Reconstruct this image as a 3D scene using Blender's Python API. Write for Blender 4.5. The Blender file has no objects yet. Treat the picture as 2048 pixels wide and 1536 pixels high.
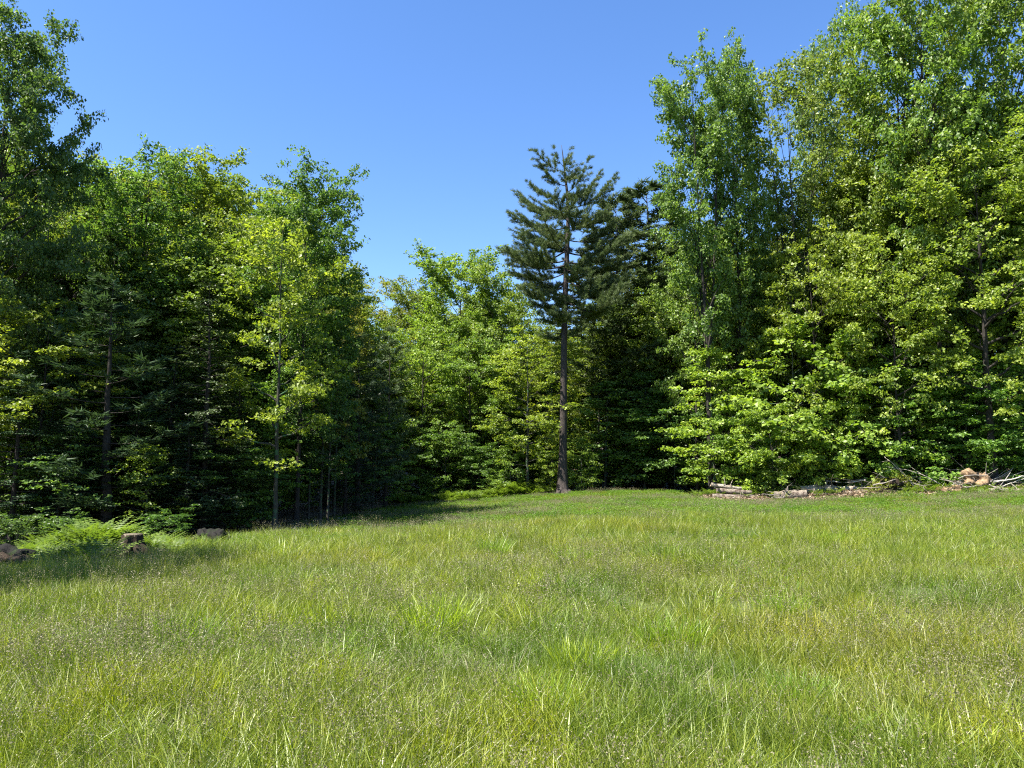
import bpy, math, random
import numpy as np
from mathutils import Vector

random.seed(7)
R = math.radians
sc = bpy.context.scene
COL = sc.collection

# ------------------------------------------------------------------ terrain height
def smooth(a, b, v):
    t = np.clip((np.asarray(v, float) - a) / (b - a), 0, 1)
    return t * t * (3 - 2 * t)

def ground_z(x, y):
    x = np.asarray(x, float); y = np.asarray(y, float)
    z = (0.46 * np.tanh((np.minimum(x, 2) - 2) / 12) + 0.42 * smooth(12, 26, x)) * smooth(2, 20, y) - 0.14 * np.exp(-((x - 12.5) / 4) ** 2) * smooth(20, 34, y) - 0.36 * smooth(8, -7, x) * smooth(16, 27, y)
    z = z + 0.20 * smooth(38, 47, y) * smooth(1, 6, x) * (1 - smooth(9.5, 12, x))
    z = z + 0.09 * np.clip(y - 56, 0, None)
    z = z + 0.035 * np.sin(x * 0.55 + 1.3) * np.sin(y * 0.43 + 0.4) + 0.02 * np.sin(x * 1.7 + y * 1.1)
    z = z + 0.22 * np.exp(-(((x + 10.4) / 1.3) ** 2 + ((y - 19.2) / 1.3) ** 2)) - 0.22 * smooth(-6, -11, x) * np.exp(-((y - 16.5) / 4.5) ** 2)
    yl = np.interp(x, [9.3, 10.2, 12, 17, 22, 28, 45], [40.4, 40.2, 39.8, 38.9, 37.8, 36.9, 36.3])
    z = z + 0.26 * np.exp(-((y - yl) / 0.8) ** 2) * smooth(9, 10.5, x)
    return z

def gz(x, y):
    return float(ground_z(x, y))

# ------------------------------------------------------------------ camera
PITCH = math.atan((935 - 768) / 1536)
CP, SP = math.cos(PITCH), math.sin(PITCH)
EYE = gz(0, 0) + 1.6
cam_d = bpy.data.cameras.new('camera')
cam_d.sensor_width = 36; cam_d.lens = 27; cam_d.clip_start = 0.05; cam_d.clip_end = 3000
cam = bpy.data.objects.new('camera', cam_d); COL.objects.link(cam)
cam.location = (0, 0, EYE); cam.rotation_euler = (R(90) + PITCH, 0, 0)
sc.camera = cam

# ------------------------------------------------------------------ world and sun
SUN_ELEV, SUN_AZ = R(60), R(118)          # azimuth: degrees to the left of the viewing direction
world = bpy.data.worlds.new('World'); sc.world = world; world.use_nodes = True
wn = world.node_tree.nodes; wl = world.node_tree.links; wn.clear()
wo = wn.new('ShaderNodeOutputWorld'); bg = wn.new('ShaderNodeBackground'); sky = wn.new('ShaderNodeTexSky')
sky.sky_type = 'NISHITA'; sky.sun_disc = False
sky.sun_elevation = SUN_ELEV; sky.sun_rotation = -SUN_AZ
sky.altitude = 400; sky.air_density = 1.0; sky.dust_density = 0.35; sky.ozone_density = 2.5
hs = wn.new('ShaderNodeHueSaturation'); hs.inputs['Hue'].default_value = 0.507; hs.inputs['Saturation'].default_value = 1.2
hs.inputs['Value'].default_value = 1.0
wl.new(sky.outputs[0], hs.inputs['Color']); wl.new(hs.outputs[0], bg.inputs[0]); wl.new(bg.outputs[0], wo.inputs[0])
bg.inputs[1].default_value = 0.08
sun_d = bpy.data.lights.new('sun', 'SUN'); sun_d.energy = 5.0; sun_d.angle = R(0.53); sun_d.color = (1.0, 0.955, 0.87)
sun = bpy.data.objects.new('sun', sun_d); COL.objects.link(sun)
sdir = Vector((-math.sin(SUN_AZ) * math.cos(SUN_ELEV), math.cos(SUN_AZ) * math.cos(SUN_ELEV), math.sin(SUN_ELEV)))
sun.rotation_euler = sdir.to_track_quat('Z', 'Y').to_euler(); sun.location = (-30, 0, 40)
vs = sc.view_settings
vs.view_transform = 'Standard'; vs.look = 'None'; vs.exposure = 1.85; vs.gamma = 1.0; vs.use_curve_mapping = False
cy = sc.cycles
cy.max_bounces = 8; cy.diffuse_bounces = 5; cy.glossy_bounces = 2; cy.transmission_bounces = 5; cy.transparent_max_bounces = 4
cy.caustics_reflective = False; cy.caustics_refractive = False
sc.render.filter_size = 1.2; cy.filter_width = 1.15
cy.use_denoising = False; cy.denoiser = 'OPENIMAGEDENOISE'

# ------------------------------------------------------------------ placing by sight line on the ground
def spot(px, Y):
    x = (px - 1024) / 1536 * Y
    for _ in range(4):
        x = (px - 1024) / 1536 * (Y * CP + (gz(x, Y) - EYE) * SP)
    return x, Y, gz(x, Y)

def height_to(py, Y, zb):
    v = (768 - py) / 1536
    dz = Y * (v * CP + SP) / (CP - v * SP)
    return EYE + dz - zb

def tag(o, label=None, cat=None, group=None, kind=None):
    if label: o['label'] = label
    if cat: o['category'] = cat
    if group: o['group'] = group
    if kind: o['kind'] = kind
    return o

# ------------------------------------------------------------------ materials
def nmat(name):
    m = bpy.data.materials.new(name); m.use_nodes = True
    n = m.node_tree.nodes; n.clear()
    return m, n, m.node_tree.links

def ramp(n, stops):
    r = n.new('ShaderNodeValToRGB'); e = r.color_ramp.elements
    e[0].position, e[0].color = stops[0][0], (*stops[0][1], 1)
    e[1].position, e[1].color = stops[-1][0], (*stops[-1][1], 1)
    for p, c in stops[1:-1]:
        k = e.new(p); k.color = (*c, 1)
    return r

def leaf_mat(name, lo, mid, hi, transl=0.42, gloss=0.06, tint=True, rough=0.45, tcol=(1.35, 1.4, 0.6), patch=None):
    """Thin leaf: diffuse + translucent + a little sheen; per-leaf tone attribute and per-plant object colour."""
    m, n, l = nmat(name)
    at = n.new('ShaderNodeAttribute'); at.attribute_name = 'tone'
    rp = ramp(n, [(0, lo), (0.5, mid), (1, hi)])
    l.new(at.outputs['Fac'], rp.inputs[0])
    col = rp.outputs[0]
    if patch:
        geo = n.new('ShaderNodeNewGeometry')
        for (scale, c, a, b, amount) in patch:
            mp = n.new('ShaderNodeMapping'); mp.inputs['Scale'].default_value = (scale, scale * 1.0, 0.001)
            mp.inputs['Location'].default_value = (scale * 13, scale * 7, 0)
            l.new(geo.outputs['Position'], mp.inputs['Vector'])
            no = n.new('ShaderNodeTexNoise'); no.inputs['Scale'].default_value = 1; no.inputs['Detail'].default_value = 4
            l.new(mp.outputs[0], no.inputs['Vector'])
            mr = n.new('ShaderNodeMapRange'); mr.inputs[1].default_value = a; mr.inputs[2].default_value = b
            mr.inputs[3].default_value = 0; mr.inputs[4].default_value = amount
            l.new(no.outputs[0], mr.inputs[0])
            mx = n.new('ShaderNodeMix'); mx.data_type = 'RGBA'; mx.blend_type = 'MULTIPLY'
            l.new(mr.outputs[0], mx.inputs[0]); l.new(col, mx.inputs[6]); mx.inputs[7].default_value = (*c, 1)
            col = mx.outputs[2]
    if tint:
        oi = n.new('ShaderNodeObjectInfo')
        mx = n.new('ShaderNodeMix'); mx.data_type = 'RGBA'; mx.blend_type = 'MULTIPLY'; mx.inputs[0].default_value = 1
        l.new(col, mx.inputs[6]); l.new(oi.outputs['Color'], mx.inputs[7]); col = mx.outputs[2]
    df = n.new('ShaderNodeBsdfDiffuse'); tr = n.new('ShaderNodeBsdfTranslucent')
    l.new(col, df.inputs[0])
    mt = n.new('ShaderNodeMix'); mt.data_type = 'RGBA'; mt.blend_type = 'MULTIPLY'; mt.inputs[0].default_value = 1
    l.new(col, mt.inputs[6]); mt.inputs[7].default_value = (*tcol, 1)
    l.new(mt.outputs[2], tr.inputs[0])
    ms = n.new('ShaderNodeMixShader'); ms.inputs[0].default_value = transl
    l.new(df.outputs[0], ms.inputs[1]); l.new(tr.outputs[0], ms.inputs[2])
    gl = n.new('ShaderNodeBsdfGlossy'); gl.inputs['Roughness'].default_value = rough; gl.inputs[0].default_value = (0.8, 0.8, 0.75, 1)
    m2 = n.new('ShaderNodeMixShader'); m2.inputs[0].default_value = gloss
    l.new(ms.outputs[0], m2.inputs[1]); l.new(gl.outputs[0], m2.inputs[2])
    out = n.new('ShaderNodeOutputMaterial'); l.new(m2.outputs[0], out.inputs[0])
    return m

def bark_mat(name, c1, c2, scale=6, stretch=0.25, bump=0.6, spots=None):
    m, n, l = nmat(name)
    tc = n.new('ShaderNodeTexCoord'); mp = n.new('ShaderNodeMapping'); mp.inputs['Scale'].default_value = (scale, scale, scale * stretch)
    l.new(tc.outputs['Object'], mp.inputs['Vector'])
    no = n.new('ShaderNodeTexNoise'); no.inputs['Detail'].default_value = 8; no.inputs['Roughness'].default_value = 0.7; no.inputs['Scale'].default_value = 2
    l.new(mp.outputs[0], no.inputs['Vector'])
    rp = ramp(n, [(0.3, c1), (0.5, tuple((a + b) / 2 for a, b in zip(c1, c2))), (0.7, c2)])
    l.new(no.outputs[0], rp.inputs[0]); col = rp.outputs[0]
    if spots:
        n2 = n.new('ShaderNodeTexNoise'); n2.inputs['Scale'].default_value = spots[1]; n2.inputs['Detail'].default_value = 5
        l.new(tc.outputs['Object'], n2.inputs['Vector'])
        r2 = ramp(n, [(0.52, (0, 0, 0)), (0.62, (1, 1, 1))]); l.new(n2.outputs[0], r2.inputs[0])
        mx = n.new('ShaderNodeMix'); mx.data_type = 'RGBA'; l.new(r2.outputs[0], mx.inputs[0]); l.new(col, mx.inputs[6])
        mx.inputs[7].default_value = (*spots[0], 1); col = mx.outputs[2]
    b = n.new('ShaderNodeBsdfPrincipled'); b.inputs['Roughness'].default_value = 0.9; b.inputs['Specular IOR Level'].default_value = 0.12
    l.new(col, b.inputs['Base Color'])
    bp = n.new('ShaderNodeBump'); bp.inputs['Strength'].default_value = bump; bp.inputs['Distance'].default_value = 0.05
    l.new(no.outputs[0], bp.inputs['Height']); l.new(bp.outputs[0], b.inputs['Normal'])
    out = n.new('ShaderNodeOutputMaterial'); l.new(b.outputs[0], out.inputs[0])
    return m

M = {}
M['leaf'] = leaf_mat('broad_leaf', (0.05, 0.09, 0.020), (0.122, 0.184, 0.036), (0.24, 0.308, 0.075), transl=0.48, gloss=0.025)
M['needle'] = leaf_mat('pine_needle', (0.038, 0.056, 0.026), (0.075, 0.102, 0.044), (0.145, 0.175, 0.08), transl=0.28, gloss=0.015, tcol=(1.1, 1.2, 0.7))
M['hemlock'] = leaf_mat('hemlock_needle', (0.022, 0.045, 0.018), (0.038, 0.065, 0.022), (0.09, 0.12, 0.04), transl=0.2, gloss=0.04)
M['fern'] = leaf_mat('fern_frond', (0.06, 0.105, 0.016), (0.11, 0.17, 0.025), (0.19, 0.255, 0.045), transl=0.45, gloss=0.04)
GP = [(0.11, (1.14, 1.0, 1.0), 0.48, 0.62, 1.0), (0.4, (0.62, 0.8, 0.7), 0.5, 0.66, 1.0), (1.1, (1.35, 1.22, 0.7), 0.5, 0.66, 0.9)]
M['grass'] = leaf_mat('meadow_grass', (0.045, 0.075, 0.005), (0.128, 0.176, 0.012), (0.285, 0.315, 0.045), transl=0.42, gloss=0.035, tint=False, patch=GP)
M['grass_bright'] = leaf_mat('fresh_grass', (0.06, 0.10, 0.006), (0.15, 0.22, 0.013), (0.30, 0.36, 0.03), transl=0.42, gloss=0.06, tint=False, patch=GP[1:])
M['tussock'] = leaf_mat('tussock_blade', (0.07, 0.12, 0.010), (0.16, 0.225, 0.016), (0.28, 0.35, 0.035), transl=0.5, gloss=0.04)
M['seed'] = leaf_mat('seed_head', (0.11, 0.10, 0.055), (0.18, 0.16, 0.09), (0.28, 0.25, 0.15), transl=0.35, gloss=0.02, tint=False, tcol=(1, 1, 0.9))
M['clover'] = leaf_mat('clover_leaf', (0.05, 0.11, 0.014), (0.11, 0.19, 0.024), (0.17, 0.26, 0.04), transl=0.4, gloss=0.015, tint=False, patch=GP[1:2])
M['bark_dark'] = bark_mat('dark_bark', (0.015, 0.013, 0.011), (0.055, 0.048, 0.042))
M['bark_pine'] = bark_mat('pine_bark', (0.02, 0.017, 0.016), (0.095, 0.078, 0.07), scale=8, stretch=0.35, bump=1.0)
M['bark_grey'] = bark_mat('grey_bark', (0.025, 0.023, 0.019), (0.075, 0.07, 0.058), spots=((0.05, 0.11, 0.05), 4))
M['log_bark'] = bark_mat('log_bark', (0.06, 0.048, 0.038), (0.29, 0.24, 0.19), scale=9, stretch=1, spots=((0.07, 0.05, 0.04), 5))
M['log_pale'] = bark_mat('pale_weathered_wood', (0.13, 0.11, 0.085), (0.42, 0.365, 0.29), scale=10, stretch=1, spots=((0.16, 0.13, 0.10), 6))
M['cut_wood'] = bark_mat('cut_wood', (0.20, 0.13, 0.08), (0.48, 0.35, 0.22), scale=12, stretch=1)
M['log_pink'] = bark_mat('stripped_reddish_wood', (0.30, 0.17, 0.11), (0.55, 0.36, 0.25), scale=9, stretch=1)
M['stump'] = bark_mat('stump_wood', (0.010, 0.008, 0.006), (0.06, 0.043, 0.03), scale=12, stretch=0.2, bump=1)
M['stump_top'] = bark_mat('weathered_top_and_lit_root', (0.07, 0.058, 0.04), (0.2, 0.17, 0.12), scale=20, stretch=1)
M['twig'] = bark_mat('dead_twig', (0.12, 0.10, 0.085), (0.34, 0.30, 0.26), scale=8, stretch=1)
M['twig_pale'] = bark_mat('bleached_branch', (0.22, 0.2, 0.175), (0.56, 0.52, 0.46), scale=8, stretch=1)
M['earth_tan'] = bark_mat('tan_root_earth', (0.10, 0.062, 0.035), (0.36, 0.25, 0.15), scale=5, stretch=1, bump=1, spots=((0.10, 0.06, 0.035), 3))
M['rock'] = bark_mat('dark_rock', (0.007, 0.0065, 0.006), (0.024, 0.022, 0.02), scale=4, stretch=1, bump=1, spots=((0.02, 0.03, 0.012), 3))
M['rock_pale'] = bark_mat('pale_rock', (0.16, 0.145, 0.13), (0.42, 0.39, 0.35), scale=5, stretch=1, bump=1)

# ------------------------------------------------------------------ mesh helpers
def mesh_np(name, V, F, mats, tone=None, smooth_=False, mi=None):
    """V (n,3) float, F (m,3 or 4) int."""
    V = np.asarray(V, np.float32); F = np.asarray(F, np.int32)
    k = F.shape[1]
    me = bpy.data.meshes.new(name)
    me.vertices.add(len(V)); me.vertices.foreach_set('co', V.ravel())
    me.loops.add(F.size); me.loops.foreach_set('vertex_index', F.ravel())
    me.polygons.add(len(F)); me.polygons.foreach_set('loop_start', np.arange(len(F), dtype=np.int32) * k)
    me.polygons.foreach_set('loop_total', np.full(len(F), k, np.int32))
    if mi is not None: me.polygons.foreach_set('material_index', np.asarray(mi, np.int32))
    me.polygons.foreach_set('use_smooth', np.full(len(F), smooth_, bool))
    if tone is not None:
        a = me.attributes.new('tone', 'FLOAT', 'POINT'); a.data.foreach_set('value', np.asarray(tone, np.float32))
    me.update(); me.validate()
    for m in (mats if isinstance(mats, (list, tuple)) else [mats]): me.materials.append(m)
    return me

class Tubes:
    """Collects tapered tubes (quads)."""
    def __init__(s): s.V = []; s.F = []; s.n = 0; s.mi = []
    def tube(s, P, rad, sides=6, cap=True, flare=None, mi=0):
        P = np.asarray(P, float); rad = np.asarray(rad, float); m = len(P)
        T = np.gradient(P, axis=0); T /= np.linalg.norm(T, axis=1)[:, None] + 1e-9
        ref = np.array([1.0, 0, 0]) if abs(T[0][0]) < 0.8 else np.array([0, 1.0, 0])
        A = np.cross(T, ref); A /= np.linalg.norm(A, axis=1)[:, None] + 1e-9
        B = np.cross(T, A)
        th = np.arange(sides) / sides * 2 * math.pi
        ring = A[:, None, :] * np.cos(th)[None, :, None] + B[:, None, :] * np.sin(th)[None, :, None]
        rr = rad[:, None] * np.ones((1, sides))
        if flare is not None: rr = rr * flare(np.arange(m)[:, None], th[None, :])
        V = P[:, None, :] + ring * rr[:, :, None]
        i = np.arange(m - 1)[:, None] * sides; j = np.arange(sides)[None, :]; j2 = (j + 1) % sides
        F = np.stack([i + j, i + j2, i + sides + j2, i + sides + j], -1).reshape(-1, 4) + s.n
        s.V.append(V.reshape(-1, 3)); s.F.append(F); s.mi += [mi] * len(F); s.n += m * sides
        if cap:
            for e, o in ((0, 0), (m - 1, (m - 1) * sides)):
                c = P[e] ; s.V.append(c[None]); ci = s.n; s.n += 1
                base = ci - o - 1 if False else None
                first = s.n - 1 - (m * sides) - (0 if e == 0 else 1) + o
                q = np.array([[first + a, first + (a + 1) % sides, ci, ci] for a in range(sides)])
                s.F.append(q[:, :3].repeat(1, 0) if False else q); s.mi += [mi + (1 if cap == 'cut' else 0)] * sides
    def mesh(s, name, mats, smooth_=True):
        V = np.concatenate(s.V); F = np.concatenate(s.F)
        me = bpy.data.meshes.new(name)
        faces = [tuple(f) if f[2] != f[3] else tuple(f[:3]) for f in F.tolist()]
        me.from_pydata(V.tolist(), [], faces)
        me.polygons.foreach_set('use_smooth', np.full(len(faces), smooth_, bool))
        if max(s.mi) > 0: me.polygons.foreach_set('material_index', np.array(s.mi, np.int32))
        for m in (mats if isinstance(mats, (list, tuple)) else [mats]): me.materials.append(m)
        me.update()
        return me

def rot_dirs(rng, base, spread):
    d = base + rng.normal(0, spread, base.shape)
    return d / (np.linalg.norm(d, axis=-1, keepdims=True) + 1e-9)

def leaves_mesh(name, rng, C, per, rad, flat, size, mat, outward=None, up=1.0, rnd=0.75, aspect=0.85, tone_c=None, droop=0.25):
    """Leaves round cluster centres C (n,3): each leaf two triangles folded along its midrib."""
    n = len(C) * per
    c = np.repeat(C, per, 0)
    off = rng.normal(0, 1, (n, 3)); off /= np.linalg.norm(off, axis=1)[:, None]
    off *= (rng.random((n, 1)) ** 0.5) * rad; off[:, 2] *= flat
    P = c + off
    N = np.zeros((n, 3)); N[:, 2] = up
    if outward is not None: N += np.repeat(outward, per, 0) * 0.45
    N += rng.normal(0, rnd, (n, 3)); N /= np.linalg.norm(N, axis=1)[:, None] + 1e-9
    D = off + rng.normal(0, 0.3, (n, 3)) * rad; D[:, 2] -= droop * rad
    D -= (D * N).sum(1)[:, None] * N; D /= np.linalg.norm(D, axis=1)[:, None] + 1e-9
    S = np.cross(N, D)
    L = size * (0.55 + 0.95 * rng.random((n, 1)) ** 1.3)
    W = L * aspect * 0.5
    a = P - D * L * 0.5; b = P + D * L * 0.5
    mid = P - D * L * 0.08 + N * L * rng.uniform(0.02, 0.3, (n, 1))
    V = np.stack([a, mid + S * W, b, mid - S * W], 1).reshape(-1, 3)
    i = np.arange(n)[:, None] * 4
    F = np.concatenate([i + [0, 1, 2], i + [0, 2, 3]], 1).reshape(-1, 3)
    tc = rng.random(len(C)) if tone_c is None else tone_c
    t = np.clip(np.repeat(tc, per) * 0.6 + rng.random(n) * 0.45 - 0.02, 0, 1)
    return mesh_np(name, V, F, mat, tone=np.repeat(t, 4))

def profile(kind, t):
    if kind == 'round': return max(0.12, math.sin(math.pi * min(1, (t * 0.86 + 0.12))) ** 0.6)
    if kind == 'cone': return max(0.05, (1 - t) ** 0.8) * (0.75 + 0.25 * min(1, t * 6))
    if kind == 'column': return 0.55 + 0.45 * math.sin(math.pi * min(1, t + 0.15)) if t < 0.9 else 0.35
    if kind == 'vase': return 0.35 + 0.65 * math.sin(math.pi * min(1, t * 0.9 + 0.05))
    return 1.0

def gen_broadleaf(name, seed, H, W, cb, shape='round', n_limbs=34, ang=(25, 65), leaf=0.13, per=18, rad=0.5, flat=0.5, trunk_r=0.2,
                  bark='bark_dark', stems=1, density=1.0, up=1.0, rnd=0.75, wob=0.25, drop=0.12, mat='leaf', droop_limb=0.0, main=9):
    """One tree prototype: dict of meshes trunk, limbs (list), twigs, crown.  H height, W crown radius, cb crown base (m)."""
    rng = np.random.default_rng(seed)
    tr = Tubes(); limbs = []; tw = Tubes(); C = []; OUT = []
    leaders = []
    if stems == 1:
        k = 14; tt = np.linspace(0, 1, k)
        P = np.zeros((k, 3)); P[:, 2] = tt * H * 0.97
        wx = np.cumsum(rng.normal(0, wob * 0.14, (k, 2)), 0); wx -= wx[0]; P[:, :2] += wx * tt[:, None] ** 0.5
        rad_t = trunk_r * np.clip(1 - tt, 0.03, 1) ** 0.85; rad_t[0] *= 1.35
        P[0, 2] = -0.25
        tr.tube(P, rad_t, 9); leaders.append((P, rad_t, 1.0))
    else:
        fork = H * rng.uniform(0.28, 0.36)
        k = 8; tt = np.linspace(0, 1, k); P = np.zeros((k, 3)); P[:, 2] = tt * fork
        P[:, :2] += np.cumsum(rng.normal(0, 0.03, (k, 2)), 0); P[0, 2] = -0.25
        r0 = trunk_r * (1 - tt * 0.3); r0[0] *= 1.35
        tr.tube(P, r0, 9)
        for s in range(stems):
            a = 2 * math.pi * s / stems + rng.uniform(-0.4, 0.4)
            hs = (H - fork) * rng.uniform(0.78, 1.0) if s else (H - fork)
            k = 12; tt = np.linspace(0, 1, k); Q = np.zeros((k, 3))
            sp = W * rng.uniform(0.35, 0.6) * tt ** 0.75
            Q[:, 0] = P[-1, 0] + math.cos(a) * sp; Q[:, 1] = P[-1, 1] + math.sin(a) * sp
            Q[:, :2] += np.cumsum(rng.normal(0, wob * 0.1, (k, 2)), 0) * tt[:, None]
            Q[:, 2] = P[-1, 2] + tt * hs
            Q[0] = P[-2]
            rs = trunk_r * 0.55 * np.clip(1 - tt, 0.04, 1) ** 0.8
            tb = Tubes(); tb.tube(Q, rs, 7); limbs.append(tb)
            leaders.append((Q, rs, 0.62))
    cand = []
    for i in range(n_limbs):
        P, rr, wsc = leaders[i % len(leaders)]
        t = (i + rng.uniform(0.1, 0.9)) / n_limbs
        zb = cb + (H - cb) * t * 0.97
        zt = P[:, 2]
        if zb < zt[0]: zb = zt[0] + 0.1
        if zb > zt[-1]: zb = zt[-1] - 0.05
        o = np.array([np.interp(zb, zt, P[:, j]) for j in range(3)]); o[2] = zb
        r_at = float(np.interp(zb, zt, rr))
        az = i * 2.39996 + rng.uniform(-0.5, 0.5)
        el = R(ang[0] + (ang[1] - ang[0]) * t + rng.uniform(-9, 9))
        L = W * wsc * profile(shape, t) * rng.uniform(0.72, 1.15) / max(0.45, math.cos(el))
        L = min(L, W * 1.5)
        cand.append((o, az, el, L, r_at, t))
    order = sorted(range(len(cand)), key=lambda q: -cand[q][3])[:main]
    for qi, (o, az, el, L, r_at, t) in enumerate(cand):
        k = 7; ss = np.linspace(0, 1, k)
        h = np.array([math.cos(az), math.sin(az), 0]); side = np.array([-h[1], h[0], 0])
        bend = rng.uniform(-0.2, 0.2)
        Q = o + h * (ss * L * math.cos(el))[:, None] + side * (bend * L * ss ** 2)[:, None]
        Q[:, 2] += ss * L * math.sin(el) + (0.10 - droop_limb) * L * ss ** 2 
        Q[1:] += rng.normal(0, 0.03 * L, (k - 1, 3)) * 0.6
        r0 = min(r_at * 0.7, 0.02 + L * 0.016)
        dest = Tubes() if qi in order else tw
        dest.tube(Q, r0 * np.clip(1 - ss, 0.08, 1), 5, cap=False)
        nsub = max(3, int(L * 2.35 * density))
        for j in range(nsub):
            if rng.random() < drop: continue
            s = 0.22 + 0.78 * (j + rng.random()) / nsub
            b = np.array([np.interp(s, ss, Q[:, a]) for a in range(3)])
            az2 = az + (1 if j % 2 else -1) * rng.uniform(0.35, 1.25)
            el2 = el * 0.45 + rng.normal(0, 0.28) - droop_limb
            l2 = (0.28 + 0.42 * (1 - s)) * L * rng.uniform(0.6, 1.2) + 0.25
            d2 = np.array([math.cos(az2) * math.cos(el2), math.sin(az2) * math.cos(el2), math.sin(el2)])
            e = b + d2 * l2
            dest.tube(np.stack([b, (b + e) / 2 + rng.normal(0, 0.04, 3), e]), [0.014, 0.010, 0.004], 3, cap=False)
            nc = max(2, int(l2 / rad * 1.5))
            for q in range(nc):
                f = 0.25 + 0.75 * (q + 0.6) / nc
                C.append(b + d2 * l2 * f + rng.normal(0, rad * 0.3, 3)); OUT.append(d2 * 0.6 + h * 0.4)
        C.append(Q[-1]); OUT.append(h)
        if qi in order: limbs.append(dest)
    C = np.array(C); OUT = np.array(OUT)
    # tone of a cluster drifts through the crown as well as at random (young tips paler)
    ph = rng.uniform(0, 6, 3)
    tone = 0.5 + 0.22 * np.sin(C[:, 0] * 1.1 + ph[0]) * np.sin(C[:, 2] * 0.8 + ph[1]) + rng.normal(0, 0.2, len(C))
    crown = leaves_mesh(name + '_crown', rng, C, max(6, int(per * 1.2)), rad, flat, leaf * 1.1, M[mat], OUT, up=up, rnd=rnd, tone_c=np.clip(tone, 0, 1))
    return dict(trunk=tr.mesh(name + '_trunk', M[bark]), limbs=[t.mesh(name + '_limb', M[bark]) for t in limbs],
                twigs=tw.mesh(name + '_twigs', M[bark]) if tw.V else None, crown=crown, H=H, W=W, nleaf=len(C) * per,
                top=float(np.percentile(C[:, 2], 99.5)) + rad * flat * .5, R=float(np.percentile(np.hypot(C[:, 0], C[:, 1]), 94)))

def needle_arrays(rng, C, D, per, length, width, spread=0.7):
    """Needle tufts: centres C, directions D; each needle one thin triangle pair-free."""
    n = len(C) * per
    c = np.repeat(C, per, 0); d = np.repeat(D, per, 0) + rng.normal(0, spread, (n, 3))
    d /= np.linalg.norm(d, axis=1)[:, None]
    s = np.cross(d, rng.normal(0, 1, (n, 3))); s /= np.linalg.norm(s, axis=1)[:, None] + 1e-9
    L = length * rng.uniform(0.7, 1.2, (n, 1))
    b = c + rng.normal(0, length * 0.22, (n, 3))
    V = np.stack([b + s * width * 0.5, b - s * width * 0.5, b + d * L], 1).reshape(-1, 3)
    F = np.arange(n * 3).reshape(-1, 3)
    tc = np.repeat(rng.random(len(C)), per)
    t = np.clip(tc * 0.6 + rng.random(n) * 0.4, 0, 1)
    return V, F, np.repeat(t, 3)

def pine_limb(rng, o, az, rise, L, r0, up_tip=0.25, tuft_step=0.16, dens=1.0, side_len=0.36, width_n=0.022, per=12, nlen=0.15, sag=0.0):
    """One limb of a white pine: wood tube set, tuft centres and directions."""
    k = 8; ss = np.linspace(0, 1, k)
    h = np.array([math.cos(az), math.sin(az), 0.0]); side = np.array([-h[1], h[0], 0])
    Q = o + h * (ss * L)[:, None] + side * (rng.uniform(-0.12, 0.12) * L * ss ** 2)[:, None]
    Q[:, 2] += rise * ss - sag * L * np.sin(ss * math.pi) * 0.5 + up_tip * L * ss ** 3
    tb = Tubes(); tb.tube(Q, r0 * np.clip(1 - ss, 0.1, 1), 6, cap=False)
    C = []; D = []
    nb = max(4, int(L * 6.0 * dens))
    for j in range(nb):
        s = 0.2 + 0.8 * (j + rng.random()) / nb
        b = np.array([np.interp(s, ss, Q[:, a]) for a in range(3)])
        a2 = az + (1 if j % 2 else -1) * rng.uniform(0.45, 1.05)
        l2 = side_len * L * (1.12 - s) * rng.uniform(0.6, 1.25) + 0.22
        e2 = rng.uniform(-0.05, 0.38)
        d2 = np.array([math.cos(a2) * math.cos(e2), math.sin(a2) * math.cos(e2), math.sin(e2)])
        q = np.linspace(0, 1, 4)[:, None]
        B = b + d2 * l2 * q; B[:, 2] += 0.14 * l2 * q[:, 0] ** 2
        tb.tube(B, [0.012, 0.009, 0.006, 0.004], 3, cap=False)
        nt = max(2, int(l2 / tuft_step))
        for u in range(nt):
            f = (u + 0.8) / nt
            C.append(b + d2 * l2 * f + np.array([0, 0, 0.14 * l2 * f * f]) + rng.normal(0, 0.03, 3))
            dd = d2 * 0.9 + np.array([0, 0, 0.6]); D.append(dd / np.linalg.norm(dd))
    for u in range(max(3, int(L * 0.5 / tuft_step))):
        s = 0.45 + 0.55 * (u + 0.5) / max(3, int(L * 0.5 / tuft_step))
        C.append(np.array([np.interp(s, ss, Q[:, a]) for a in range(3)])); dd = h + np.array([0, 0, 0.8]); D.append(dd / np.linalg.norm(dd))
    return tb, np.array(C), np.array(D)

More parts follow.
